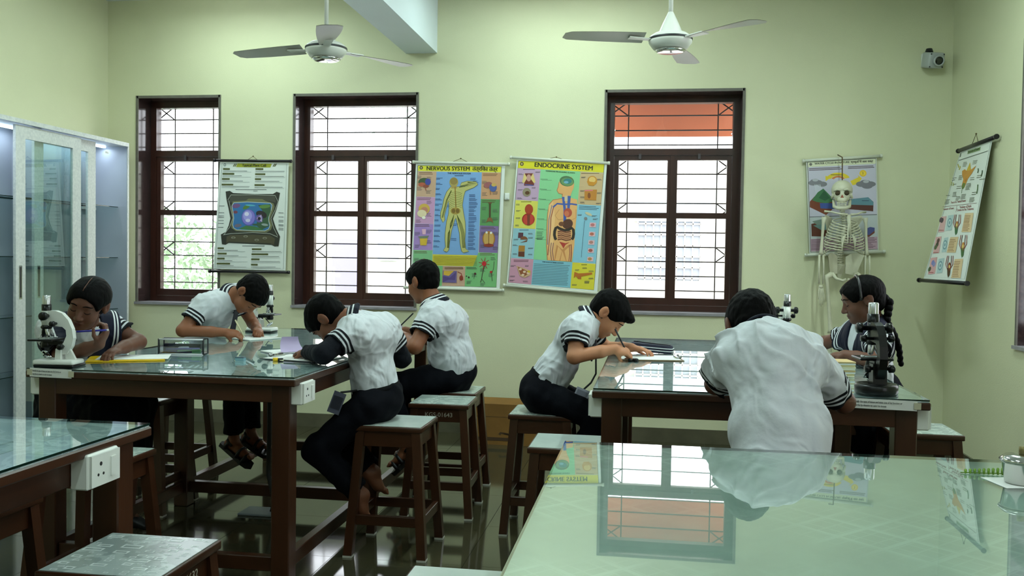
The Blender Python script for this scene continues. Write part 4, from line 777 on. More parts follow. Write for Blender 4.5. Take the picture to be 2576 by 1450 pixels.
# spine
for i in range(24):
    f = i/23; z = 1.765-.40*f; y = .055-.035*math.sin(f*PI*1.6); r = .012+.011*f
    b = MB(); b.lathe([(0, -.0065), (r, -.0065), (r*.9, 0), (r, .0065), (0, .0065)], 12, o=(.0, y, z)); b.tube([(0, y, z), (0, y+.045, z-.012)], [.006, .003], 6); b.tube([(-r*1.7, y+.012, z), (r*1.7, y+.012, z)], .004, 6); b.build('vertebra', bone, sk)
MB().tube([(0, -.052, 1.715), (0, -.066, 1.66), (0, -.07, 1.585)], [.017, .012, .011], 8).build('breastbone', bone, sk)
for s in (-1, 1):
    for i in range(12):
        f = i/11; zt = 1.70-.205*f; wd = (.066+.078*math.sin(min(1, .16+f*.9)*PI*.56)); dp = .075
        pts = []
        last = 1.0 if i < 7 else (.92 if i < 10 else .58)
        for k in range(11):
            a = last*k/10*PI*.98; drop = .05*(k/10)+(.022 if i < 7 else .04)*(k/10)**2
            pts.append((s*wd*math.sin(a)*(1 if a < PI/2 else 1), .035-dp*(1-math.cos(a))*.72+.03*math.sin(a), zt-drop+(0 if i < 7 else .05*max(0, k/10-.6))))
        if i < 7: e = pts[-1]; pts.append((s*.010, -.07, max(1.592, zt-.05+.004*i)))
        elif i < 10: pts.append((s*(.026+.012*(i-7)), -.068, 1.58-.012*(i-7)))
        MB().tube(pts, [.0045]*len(pts), 6).build('rib', bone, sk)
    MB().tube([(s*.012, -.06, 1.718), (s*.06, -.055, 1.722), (s*.11, -.01, 1.738), (s*.15, .012, 1.742)], [.008, .0065, .006, .008], 8).build('collarbone', bone, sk)
    MB().add([(s*.06, .085, 1.70), (s*.13, .04, 1.72), (s*.142, .02, 1.70), (s*.085, .09, 1.57), (s*.06, .092, 1.70), (s*.13, .05, 1.718), (s*.142, .03, 1.698), (s*.085, .098, 1.57)], [(0, 1, 2, 3), (7, 6, 5, 4), (0, 4, 5, 1), (1, 5, 6, 2), (2, 6, 7, 3), (3, 7, 4, 0)]).build('shoulder_blade', bone, sk)
    ex = s*.168; MB().tube([(s*.148, .012, 1.70), (s*.155, .012, 1.66), (s*.160, .012, 1.56), (s*.166, .01, 1.46), (ex, .008, 1.435)], [.02, .011, .009, .012, .017], 10).build('upper_arm_bone', bone, sk)
    for k, dx in enumerate((-.012, .016)): MB().tube([(ex+dx, .006, 1.432), (ex+dx*1.2, .0, 1.33), (ex+dx, -.004, 1.225)], [.009, .0055, .008], 8).build('forearm_bone', bone, sk)
    hand = MB(); hand.ball((ex, -.006, 1.205), (.018, .010, .014), nu=10, nv=6)
    for k in range(5):
        dx = (k-2)*.0095; ln = (.085, .125, .135, .125, .10)[k] if s < 0 else (.10, .125, .135, .125, .085)[k]
        hand.tube([(ex+dx*.6, -.006, 1.20), (ex+dx, -.01, 1.20-ln*.45), (ex+dx*1.1, -.014, 1.20-ln*.7), (ex+dx*1.1, -.02, 1.20-ln)], [.0045, .0035, .0035, .0025], 6)
    hand.build('hand_bones', bone, sk)
    # pelvis wing, thigh and shin
    MB().grid(lambda u, v: (s*(.03+.10*u*(1-.35*v)), .045-.075*u*(.4+.6*(1-v))+.012*math.sin(u*3), 1.42+.035*math.sin(u*2.6)*(1-v)-.12*v-.01*u), 8, 8).grid(lambda u, v: (s*(.03+.10*u*(1-.35*v)), .052-.075*u*(.4+.6*(1-v))+.012*math.sin(u*3), 1.42+.035*math.sin(u*2.6)*(1-v)-.12*v-.01*u), 8, 8).build('hip_bone', bone, sk)
    MB().tube([(s*.085, .0, 1.30), (s*.07, -.03, 1.265), (s*.03, -.05, 1.25), (s*.006, -.052, 1.262)], [.016, .012, .010, .009], 8).build('pubic_bone', bone, sk)
    MB().tube([(s*.088, .0, 1.295), (s*.125, .004, 1.275), (s*.118, .0, 1.20), (s*.10, -.004, 1.0), (s*.09, -.006, .90), (s*.088, -.006, .875)], [.023, .019, .013, .0115, .017, .024], 10).build('thigh_bone', bone, sk)
    MB().ball((s*.088, -.034, .86), (.018, .01, .02), nu=10, nv=6).build('kneecap', bone, sk)
    MB().tube([(s*.088, -.004, .845), (s*.09, -.004, .80), (s*.088, 0, .62), (s*.087, .004, .49)], [.025, .014, .010, .015], 10).build('shin_bone', bone, sk); MB().tube([(s*.112, .006, .82), (s*.112, .008, .62), (s*.108, .008, .48)], [.008, .005, .009], 8).build('calf_bone', bone, sk)
    ft = MB(); ft.ball((s*.09, .02, .462), (.02, .03, .016), nu=10, nv=6)
    for k in range(5): ft.tube([(s*.09+(k-2)*.006, 0, .462), (s*.092+(k-2)*.012, -.06, .445), (s*.092+(k-2)*.014, -.125+.008*k, .43)], [.008, .005, .004], 6)
    ft.build('foot_bones', bone, sk)
MB().add([(-.035, .05, 1.365), (.035, .05, 1.365), (.018, .075, 1.29), (-.018, .075, 1.29), (0, .03, 1.36), (0, .085, 1.25)], [(0, 1, 4), (0, 4, 3), (4, 1, 2), (4, 2, 3), (3, 2, 5), (0, 3, 5), (1, 5, 2), (0, 5, 1)]).build('sacrum', bone, sk)
# ------------------------------------------------------------------ cardboard box
card_m = mat('brown_cardboard', (132, 92, 34), .8, var=.18, vscale=5); cardd = mat('dark_box_print', (72, 50, 26), .8)
t = thing('cardboard_box', 'brown cardboard box standing on the floor against the back wall', 'box', (-1.07, 6.72, 0), math.radians(-2))
MB().box((-.2, -.12, 0), (.28, .2, .30)).build('carton', card_m, t)
MB().add([(-.19, -.121, .30), (.28, -.121, .30), (.28, -.02, .335), (-.185, -.02, .335), (-.19, -.118, .298), (.28, -.118, .298), (.28, -.017, .333), (-.185, -.017, .333)], [(0, 1, 2, 3), (7, 6, 5, 4), (0, 4, 5, 1), (1, 5, 6, 2), (2, 6, 7, 3), (3, 7, 4, 0)]).build('flap', card_m, t)
MB().box((-.17, -.1212, .03), (.12, -.1204, .055)).build('printed_band', cardd, t); MB().box((-.2, -.1212, .205), (.28, -.1204, .208)).build('crease', cardd, t)
MB().prism([(0, .06), (.02, .085), (.08, .08), (.10, .06), (.09, .075), (.085, .06), (.075, .072), (.03, .072), (.02, .06), (.012, .07)], lambda u, v, q: (-.02+u, -.1204-q, v+.01), 0, .001).build('printed_mark', cardd, t)
# ------------------------------------------------------------------ floor socket with cable under the left table
t = thing('floor_socket', 'pale floor socket plate with a black cable under the left table', 'floor socket', (-2.02, 4.56, 0))
MB().cbox((-.1, -.075, 0), (.1, .075, .012), .004).build('plate', mat('pale_steel_plate', (150, 160, 170), .3, metal=.4), t)
MB().tube([(.06, 0, .01), (.075, 0, .06), (.06, 0, .12), (.03, .02, .20), (.03, .03, .45), (.03, .03, .77)], .012, 10).build('cable', mat('black_rubber', (20, 20, 20), .5), t)
# ------------------------------------------------------------------ microscopes
mw = mat('white_microscope_enamel', (224, 226, 220), .3); mk = mat('black_microscope_enamel', (9, 9, 10), .3, spec=.35); silver = mat('brushed_silver', (196, 198, 200), .25, metal=.9)
mirror_m = mat('mirror_disc', (200, 205, 210), .05, metal=1)
def microscope(label, loc, rz, body, sc=1.0, base_style='flat'):
    """x = side, y = towards the optical tube (negative = arm side)"""
    t = thing('microscope', label, 'microscope', loc, math.radians(rz), 'lab microscopes'); t.scale = (sc, sc, sc); T0 = .045
    side = lambda poly, w, m, nm: MB().prism(poly, lambda u, v, q: (q, u, v), -w/2, w/2).build(nm, m, t)
    if base_style == 'flat':
        MB().cbox((-.055, -.10, 0), (.055, .075, .010), .004).build('base_pad', mk, t)
        MB().cbox((-.05, -.095, .008), (.05, .08, .030), .008, seg=2).build('base', body, t)
        side([(-.085, .028), (-.045, .03), (-.04, .085), (-.052, .09)], .014, body, 'strut'); side([(-.03, .03), (-.004, .03), (-.008, .075), (-.03, .085)], .05, body, 'pillar')
    else:
        pts = [Vector((.062*math.cos(a)*(1.0), .058*math.sin(a)-.01, .017)) for a in [math.radians(-60+300*k/18+0) for k in range(19)]]
        b = MB(); 
        for zz in (0,): b.lathe([(0, 0), (.066, 0), (.069, .004), (.069, .026), (.063, .033), (.045, .034), (.04, .028), (0, .028)], 36, o=(0, -.005, 0))
        b.build('base', body, t); side([(-.045, .028), (.005, .028), (.0, .10), (-.04, .10)], .045, body, 'pillar')
    N = 14
    out = [(T0+.015, .236), (.0, .236), (-.028, .226), (-.055, .198), (-.072, .160), (-.078, .120), (-.07, .085), (-.05, .052), (-.03, .05)]
    inn = [(-.012, .075), (-.035, .10), (-.048, .13), (-.045, .155), (-.03, .168), (T0-.02, .172), (T0+.015, .172)]
    side(out+inn, .026, body, 'arm')
    MB().cbox((-.055, T0-.055, .108), (.055, T0+.055, .116), .003).build('stage', mk, t)
    for sx in (-1, 1): MB().tube([(sx*.035, T0-.03, .12), (sx*.03, T0+.02, .119)], .002, 6).build('stage_clip', silver, t)
    MB().cbox((-.035, T0-.01, .1162), (.038, T0+.014, .1176), .0004).build('glass_slide', mat('slide_glass', (210, 225, 225), .05, spec=.8), t)
    MB().lathe([(0, .078), (.02, .078), (.022, .09), (.018, .108)], 18, o=(0, T0, 0)).build('condenser', mk, t)
    side([(-.03, .09), (T0+.01, .092), (T0+.01, .108), (-.03, .108)], .03, mk, 'stage_bracket')
    Rm = rotm('X', 40); b = MB(); b.lathe([(0, 0), (.022, 0), (.024, .004), (.02, .007), (0, .006)], 20, o=(0, T0, .046), R=Rm); b.build('mirror', [mirror_m], t)
    MB().tube([(-.025, T0, .046), (-.025, T0-.02, .06), (0, T0-.03, .085)], .003, 6).build('mirror_fork', mk, t)
    MB().lathe([(.0, .172), (.018, .172), (.018, .236), (.0, .236)], 20, o=(0, T0, 0)).build('body_tube', body, t)
    MB().lathe([(.0195, .236), (.0195, .262), (.0, .262)], 20, o=(0, T0, 0)).build('draw_collar', mk, t)
    MB().lathe([(.0165, .262), (.0165, .296), (.014, .300), (.006, .299), (0, .296)], 20, o=(0, T0, 0)).build('eyepiece', silver, t)
    MB().lathe([(0, .156), (.02, .158), (.024, .166), (.018, .174)], 20, o=(0, T0, 0)).build('nosepiece', mk, t)
    for a, tilt in ((0, 10), (140, 22), (230, 22)):
        R = rotm('Z', a) @ rotm('X', tilt); b = MB(); b.lathe([(.010, 0), (.010, -.016), (.007, -.034), (.004, -.038), (0, -.038)], 14, o=Vector((0, T0, .160))+rotm('Z', a) @ Vector((0, .008, 0)), R=R); b.build('objective', silver if a else mk, t)
    for z, y, r, w in ((.214, T0-.012, .018, .046), (.182, -.004, .012, .042), (.085, -.035, .013, .036)):
        for sx in (-1, 1):
            MB().lathe([(0, w+.012), (r*.8, w+.012), (r, w+.008), (r, w-.006), (r*.45, w-.008), (r*.45, .0), ], 18, o=(0, y, z), R=Matrix(((0, 0, sx), (0, 1, 0), (-sx, 0, 0)))).build('focus_knob' if z > .15 else 'joint_knob', mk, t)
    return t
TZ = .8808
microscope('white microscope on the near left corner of the left table', (-2.492, 3.545, TZ), 96, mw)
microscope('white microscope half hidden behind the head of the boy by the plant cell chart', (-2.43, 5.50, TZ), -92, mw)
microscope('white microscope beyond the shoulder of the boy seen from behind', (.745, 5.28, TZ), 186, mw, 1.05)
microscope('black microscope on the near right corner of the right table', (.845, 3.60, TZ), 4, mk, 1.13, 'round')
# ------------------------------------------------------------------ papers, files and writing things on the tables
clip_m = mat('pale_clipboard', (205, 214, 208), .4); board_m = mat('brown_board', (120, 100, 70), .6)
steel = mat('stainless_steel', (200, 200, 196), .14, metal=1)
def sheet_on(name, label, cat, x, y, rz, w, h, m, layers, extra=None, z=TZ):
    """stack of flat layers lying on a table; layers = [(part name, material, inset, thickness, dx, dy, drot)]"""
    t = thing(name, label, cat, (x, y, z), math.radians(rz)); zz = 0
    for nm, mm, ins, th, dx, dy, dr in layers:
        R = rotm('Z', dr); MB().cbox((-w/2+ins+dx, -h/2+ins+dy, zz+.0003), (w/2-ins+dx, h/2-ins+dy, zz+th), min(.001, th*.3), R=R).build(nm, mm, t); zz += th
    t['_top'] = zz; return t
yel = mat('yellow_file_cover', (232, 190, 14), .4); violet = mat('lilac_exercise_paper', (190, 172, 208), .6, var=.05)
sheet_on('yellow_file', 'bright yellow file with a white sheet in front of the girl with the blue pen', 'file', -2.365, 3.865, 28, .33, .22, None, [('cover', yel, 0, .004, 0, 0, 0), ('inner_leaf', yel, .004, .002, 0, .002, 0), ('paper', paper_m, .012, .002, .03, .012, -3)])
def clipboard(label, x, y, rz, w=.23, h=.31, m=None, clipside=1):
    t = sheet_on('clipboard', label, 'clipboard', x, y, rz, w, h, None, [('board', m or clip_m, 0, .004, 0, 0, 0), ('paper', paper_m, .008, .0015, 0, -.006, 1)]); t['group'] = 'clipboards with answer sheets'
    MB().cbox((-.045, h/2*clipside-.03, .005), (.045, h/2*clipside-.004, .012), .003).build('clip', chrome, t)
    MB().tube([(-.05, h/2*clipside-.006, .014), (.05, h/2*clipside-.006, .014)], .005, 8).build('clip_hinge', chrome, t); return t
clipboard('pale clipboard under the hands of the boy by the plant cell chart', -2.315, 5.06, 60)
cb4 = clipboard('clipboard under the hands of the boy bent over with a pen', .0, 4.60, -82, m=board_m)
MB().cbox((.085, -.115, -.004), (.118, -.075, .010), .004).build('binder_clip', mk, cb4)
for a_ in (-.11, -.08): MB().ball((.125, a_, .004), (.014, .012, .009), nu=10, nv=6).build('clip_wing', mk, cb4)
clipboard('clipboard under the arms of the boy with long navy sleeves', -1.62, 4.10, 75, m=mat('dark_board', (40, 44, 50), .4))
clipboard('clipboard in front of the boy below the nervous system chart', -1.575, 5.05, 70)
clipboard('clipboard in front of the boy seen from behind', .42, 3.68, 8)
def pen(label, p0, p1, rgb, nm='pen', r=.0042, tip=(210, 200, 170), capc=None):
    p0 = Vector(p0); p1 = Vector(p1); t = thing(nm, label, nm, p0); d = p1-p0
    MB().tube([d*.14, d], r, 10).build('barrel', mat('pen_%d_%d_%d' % rgb, rgb, .3), t)
    MB().tube([d*0, d*.14], [.0008, r], 8).build('tip', mat('pen_tip_%d' % tip[0], tip, .4), t)
    MB().tube([d*.985, d*1.03], [r*1.05, r*.9], 8).build('end_cap', mat('pen_cap_%d_%d_%d' % (capc or rgb), capc or rgb, .3), t)
    return t
# transparent pencil case with pens inside
t = thing('pencil_case', 'clear plastic pencil case with black edging on the left table', 'pencil case', (-2.232, 4.13, TZ), math.radians(8)); vin = thin_glass('clear_vinyl', (222, 228, 235), base=.12); blk = mat('black_piping', (22, 22, 26), .5)
w, d, h = .215, .065, .074
b = MB().box((-w/2, -d/2, .002), (w/2, d/2, h)); b.build('vinyl_body', vin, t)
for y in (-d/2, d/2):
    for z in (.003, h): MB().tube([(-w/2, y, z), (w/2, y, z)], .0035, 8).build('piping', mat('white_piping', (225, 225, 228), .4) if z < .01 or y < 0 else blk, t)
for x in (-w/2, w/2): MB().tube([(x, -d/2, .003), (x, -d/2, h), (x, d/2, h), (x, d/2, .003), (x, -d/2, .003)], .0045, 8).build('end_piping', blk, t)
MB().box((-w/2+.01, -.008, h+.0005), (w/2-.01, .008, h+.003)).build('zip', blk, t)
pc = [((-.09, -.02, .012), (.07, -.015, .014), (34, 30, 90)), ((-.085, .0, .012), (.08, .012, .012), (84, 40, 100)), ((-.08, -.01, .024), (.085, -.02, .03), (40, 40, 130)), ((-.06, .012, .022), (.09, .02, .03), (30, 30, 34)), ((-.09, .018, .03), (.03, -.014, .034), (200, 204, 210)), ((-.02, -.022, .018), (.092, -.012, .02), (60, 130, 80))]
for a, c, k in pc: MB().tube([a, c], .0048, 8).build('pen', mat('pen_%d_%d_%d' % k, k, .3), t)
MB().box((-.095, -.004, .008), (.085, .02, .05)).build('lining', mat('dark_navy_lining', (30, 30, 50), .7), t)
MB().box((.05, -.026, .006), (.09, -.01, .026)).build('eraser', mat('green_eraser', (70, 140, 90), .5), t)
# navy pouch
t = thing('pencil_pouch', 'navy zipped pencil pouch with white piping on the right table', 'pencil pouch', (.012, 4.87, TZ), math.radians(-10)); navy = mat('navy_pouch_cloth', (24, 26, 52), .7, var=.2, vscale=40)
def puff(u, v, z0, z1, w=.225, d=.10):
    a = 2*PI*u; r = abs(math.cos(a))**.5; q = abs(math.sin(a))**.5
    return (w/2*math.copysign(r, math.cos(a)), d/2*math.copysign(q, math.sin(a)), z0+(z1-z0)*v+(.006*math.copysign(r, math.cos(a))*-1))
b = MB(); b.grid(lambda u, v: (lambda p, k: (p[0]*k, p[1]*k, p[2]))(puff(u, v, .008, .05), .93+.07*math.sin(v*PI)), 36, 6, closed_u=True)
b.add([(lambda p: (p[0]*.93, p[1]*.93, p[2]))(puff(k/36, 1, .008, .05)) for k in range(36)], [list(range(36))]); b.build('pouch', navy, t)
for v in (.3, .62): MB().tube([tuple(c*(1.008 if i < 2 else 1) for i, c in enumerate(puff(k/36, v, .008, .05))) for k in range(37)], .0022, 6).build('piping', mat('white_piping', (225, 225, 228), .4), t)
MB().tube([(-.09, .02, .058), (-.03, 0, .055), (.05, -.01, .05), (.10, -.012, .045)], .003, 6).build('zip', blk, t); MB().cbox((-.1, .012, .05), (-.075, .03, .062), .002).build('zip_pull', blk, t)
# eraser block, key ring, small yellow sharpener on the left table
t = thing('glass_block', 'small clear blue slide box on the left table', 'slide box', (-1.845, 3.93, TZ)); MB().cbox((-.022, -.012, 0), (.022, .012, .016), .002).build('box', mat('blue_clear_plastic', (120, 160, 172), .15, spec=.7), t); MB().cbox((-.022, -.0125, .016), (.022, .0125, .019), .001).build('lid', mat('dark_blue_plastic', (50, 74, 90), .3), t)
t = thing('pencil_sharpener', 'yellow and black pencil sharpener beside the boy with long navy sleeves', 'sharpener', (-1.70, 3.985, TZ), .4); MB().lathe([(0, 0), (.012, 0), (.013, .006), (.012, .014), (0, .015)], 18).build('tub', yel, t); MB().cbox((.008, -.008, 0), (.034, .008, .012), .002).build('body', blk, t)
# steel ruler and pencils, exercise books with curling lilac pages
pen('black pencil lying on the table beside the boy with long navy sleeves', (-1.67, 3.96, TZ+.006), (-1.50, 3.92, TZ+.006), (24, 26, 34), 'pencil')
def book(label, x, y, rz, curl):
    t = sheet_on('exercise_book', label, 'notebook', x, y, rz, .17, .21, None, [('cover', mat('grey_cover', (120, 120, 130), .5), 0, .002, 0, 0, 0), ('pages', paper_m, .003, .006, 0, 0, 0)]); t['group'] = 'open exercise books'
    def pg(u, v): a = u*curl; r = .10/curl; return (-.083+r*math.sin(a)*1.0+.02*v*u, (v-.5)*.14*(1-.45*u), .0085+r*(1-math.cos(a)))
    MB().grid(pg, 14, 1).grid(lambda u, v: tuple(c+(0, 0, .0006)[i] for i, c in enumerate(pg(u, v))), 14, 1).build('curling_page', violet, t); return t
book('open exercise book with a curling lilac page beside the boy with long navy sleeves', -1.80, 4.36, 140, 2.1)
book('open exercise book with a raised lilac page below the nervous system chart', -1.545, 5.40, 128, 1.9)
# stack of papers and striped file in front of the girl with the braid
t = thing('paper_stack', 'stack of cream and white booklets on the right table behind the boy seen from behind', 'paper stack', (.79, 4.12, TZ), math.radians(6))
for k in range(9): c = [(232, 228, 200), (214, 200, 150), (230, 232, 230), (196, 170, 120), (238, 236, 216)][k % 5]; MB().cbox((-.075+random.uniform(-.004, .004), -.06, k*.0075+.0003), (.075+random.uniform(-.004, .004), .06, k*.0075+.007), .0015).build('booklet', mat('booklet_%d' % (k % 5), c, .7), t)
sheet_on('striped_file', 'grey and white striped file lying in front of the girl with the braid', 'file', .83, 4.86, 84, .24, .32, None, [('cover', mat('grey_file', (120, 128, 134), .5), 0, .004, 0, 0, 0)]+[('stripe', mat('white_file', (220, 226, 226), .5), .0, .0005, 0, 0, 0)]*0)
for o in [bpy.data.objects['striped_file']]:
    for k in range(6): MB().box((-.118, -.15+k*.05, .0041), (.118, -.128+k*.05, .0046)).build('stripe', mat('white_file', (220, 226, 226), .5), o)
sheet_on('answer_sheet', 'white answer sheet near the hand of the girl with the braid', 'paper', .70, 5.08, 20, .21, .29, None, [('paper', paper_m, 0, .0015, 0, 0, 0)])
pen('black pen lying near the table edge before the girl with the braid', (.93, 4.86, TZ+.006), (.99, 4.72, TZ+.006), (24, 24, 28), 'pen')
# steel dish with lid, white card and greens on the near right table
t = thing('steel_dish', 'small stainless steel dish with a knobbed lid at the right edge', 'dish', (.822, 2.165, TZ+.0008)); n_ = 32
MB().lathe([(0, 0), (.031, 0), (.034, .003), (.041, .046), (.044, .048), (.042, .05), (.039, .046), (.033, .006), (0, .004)], n_).build('bowl', steel, t)
MB().lathe([(.045, .050), (.046, .053), (.036, .062), (.015, .066), (0, .066)], n_).build('lid', steel, t); MB().lathe([(0, .066), (.007, .066), (.007, .082), (0, .083)], 14).build('knob', mat('dull_brass', (120, 110, 70), .4, metal=.6), t)
sheet_on('paper_sheet', 'white paper sheet under the steel dish', 'paper', .835, 2.175, 12, .15, .10, None, [('sheet', paper_m, 0, .0008, 0, 0, 0)])
t = thing('folded_card', 'white folded card standing against the steel dish', 'card', (.90, 2.135, TZ), math.radians(-4))
MB().add([(-.075, -.02, 0), (.07, -.02, 0), (.07, .02, .09), (.0, .012, .07), (-.075, -.019, 0), (.07, -.019, 0), (.07, .022, .09), (.0, .014, .07)], [(0, 1, 2, 3), (7, 6, 5, 4), (0, 4, 5, 1), (1, 5, 6, 2), (2, 6, 7, 3), (3, 7, 4, 0)]).build('front_flap', mat('lilac_white_card', (205, 204, 222), .6), t)
MB().add([(.0, .014, .07), (.07, .022, .09), (.07, .06, 0), (0, .06, 0)], [(0, 1, 2, 3)]).build('back_flap', mat('lilac_white_card', (205, 204, 222), .6), t)
t = thing('green_sprig', 'small green leafy sprig lying behind the steel dish', 'leaf', (.775, 2.245, TZ))
leaf_m = mat('leaf_green', (110, 150, 30), .5, var=.3, vscale=60)
for k in range(9): MB().tube([(-.045+k*.010, -.004, .001), (-.044+k*.010, .0, .008+.0008*k), (-.043+k*.010, .008, .002)], [.002, .0034, .0008], 6).build('leaflet', leaf_m, t)
MB().tube([(-.055, 0, .002), (.05, 0, .004)], .0012, 6).build('stem', leaf_m, t)
# ------------------------------------------------------------------ outside the windows
ground_m = mat('pale_yard_concrete', (190, 188, 180), .9, var=.15, vscale=.6)
struct(MB().box((-20, 7.4, -.45), (20, 40, -.25)).build('yard_ground', ground_m))
fac = mat('cream_facade', (236, 232, 222), .8, var=.03, vscale=.7); facd = mat('lilac_door_paint', (142, 138, 164), .6); facg = mat('pale_green_trim', (206, 222, 206), .7); facw = mat('grey_shutter', (160, 166, 182), .6)
t = thing('neighbour_building', 'pale overexposed building seen through the middle and right windows', 'building', (0, 12.0, -.25))
MB().box((-5.2, 0, 0), (9, 4, 2.9)).build('wall', fac, t); MB().box((-5.2, -.12, 2.55), (-1.2, 0, 2.75)).build('band', facg, t)
dr = MB().box((-4.30, -.05, 0), (-3.86, .0, 1.86)).build('door', facd, t); MB().box((-4.42, -.04, 1.86), (-3.8, .0, 1.95)).build('lintel', facg, dr)
wn = MB().box((-3.66, -.04, 1.58), (-3.38, .0, 2.02)).build('window', facw, t); MB().box((-3.74, -.08, 2.1), (-3.3, .0, 2.42)).build('hood', facg, wn)
MB().box((-3.74, -.07, 1.48), (-3.3, .0, 1.56)).build('sill', facg, wn)
w3 = MB().box((-.18, -.03, 1.38), (.62, .0, 2.14)).build('window', facw, t); MB().box((-.3, -.06, 2.14), (.74, .0, 2.46)).build('hood', mat('pale_blue_hood', (206, 220, 232), .7), w3)
for k in range(9):
    x = -.18+k*.1; MB().box((x-.008, -.06, 1.38), (x+.008, -.03, 2.14)).build('grille_bar', fac, w3)
for k in range(6): MB().box((-.18, -.06, 1.40+k*.14), (.62, -.03, 1.416+k*.14)).build('grille_bar', fac, w3)
aw = thing('window_awning', 'orange sloping sunshade outside the top of the right window', 'awning', (.15, YB+T, 2.8)); orange = mat('orange_paint', (204, 114, 84), .7, var=.1, vscale=2)
MB().add([(-.85, 0, 0), (.85, 0, 0), (.85, .44, -.39), (-.85, .44, -.39), (-.85, 0, .06), (.85, 0, .06), (.85, .44, -.33), (-.85, .44, -.33)], [(0, 3, 2, 1), (4, 5, 6, 7), (0, 1, 5, 4), (1, 2, 6, 5), (2, 3, 7, 6), (3, 0, 4, 7)]).build('sloping_slab', orange, aw)
for x in (-.75, .75): MB().box((x-.02, .0, -.12), (x+.02, .05, .0)).build('bracket', orange, aw)
t = thing('yard_fence', 'pale railing fence seen low through the middle window', 'fence', (-4.9, 10.4, -.25)); railm = mat('pale_rail', (196, 200, 196), .6)
for k in range(14): MB().box((k*.09, 0, 0), (k*.09+.02, .02, 1.5)).build('picket', railm, t)
for z in (.3, 1.38): MB().box((-.05, .02, z), (1.25, .035, z+.04)).build('rail', railm, t)
def leaves(n, c, r, size, seed):
    rr = np.random.default_rng(seed); b = MB()
    for k in range(n):
        d = rr.normal(size=3); d /= np.linalg.norm(d); p = np.array(c)+d*np.array(r)*(.55+.45*rr.random())
        a = rr.normal(size=3); a /= np.linalg.norm(a); q = np.cross(a, rr.normal(size=3)); q /= np.linalg.norm(q); s = size*(.6+.8*rr.random())
        b.add([p-a*s, p+q*s*.45, p+a*s, p-q*s*.45], [(0, 1, 2, 3)])
    return b
tree_m = mat('pale_foliage', (166, 192, 156), .6, var=.3, vscale=3); bark = mat('tree_bark', (120, 104, 88), .9)  # pale green leaf colour of its own, mottled by noise
for k, (x, y, z, r, lb) in enumerate(((-7.3, 12.6, 1.2, 1.45, 'leafy tree low behind the leftmost window'),)):
    t = thing('garden_tree', lb, 'tree', (x, y, -.25), 0, 'trees outside')
    MB().tube([(0, 0, 0), (.05, 0, .6), (0, .05, z+.4)], [.1, .08, .05], 8).build('trunk', bark, t); f = leaves(3200, (0, 0, z+.1), (r, r*.8, r*.72), .06, 11+k).build('foliage', tree_m, t); f['kind'] = 'stuff'
t = thing('palm_tree', 'pale palm fronds at the top right of the middle window', 'palm tree', (-4.1, 16.2, -.25), 0, 'trees outside')
MB().tube([(0, 0, 0), (.1, 0, 2.2), (.05, 0, 4.6)], [.14, .11, .1], 10).build('trunk', bark, t); palm_m = mat('pale_palm_green', (178, 206, 188), .6)
for k in range(13):
    a = 2*PI*k/13+.2; b = MB(); L_ = 1.3; pts = [Vector((.05+math.cos(a)*L_*s, math.sin(a)*L_*s, 4.6+.55*s-1.1*s*s)) for s in [i/9 for i in range(10)]]
    b.tube(pts, [.02*(1-i/11) for i in range(10)], 5)
    for i in range(1, 10):
        for sg in (-1, 1):
            p = pts[i]; q = Vector((-math.sin(a), math.cos(a), 0))*sg; e = p+q*.32*(1-i/14)+Vector((math.cos(a)*.12, math.sin(a)*.12, -.12)); b.add([p, p+(e-p)*.5+Vector((0, 0, .035)), e, p+(e-p)*.5-Vector((0, 0, .035))], [(0, 1, 2, 3)])
    b.build('frond', palm_m, t)
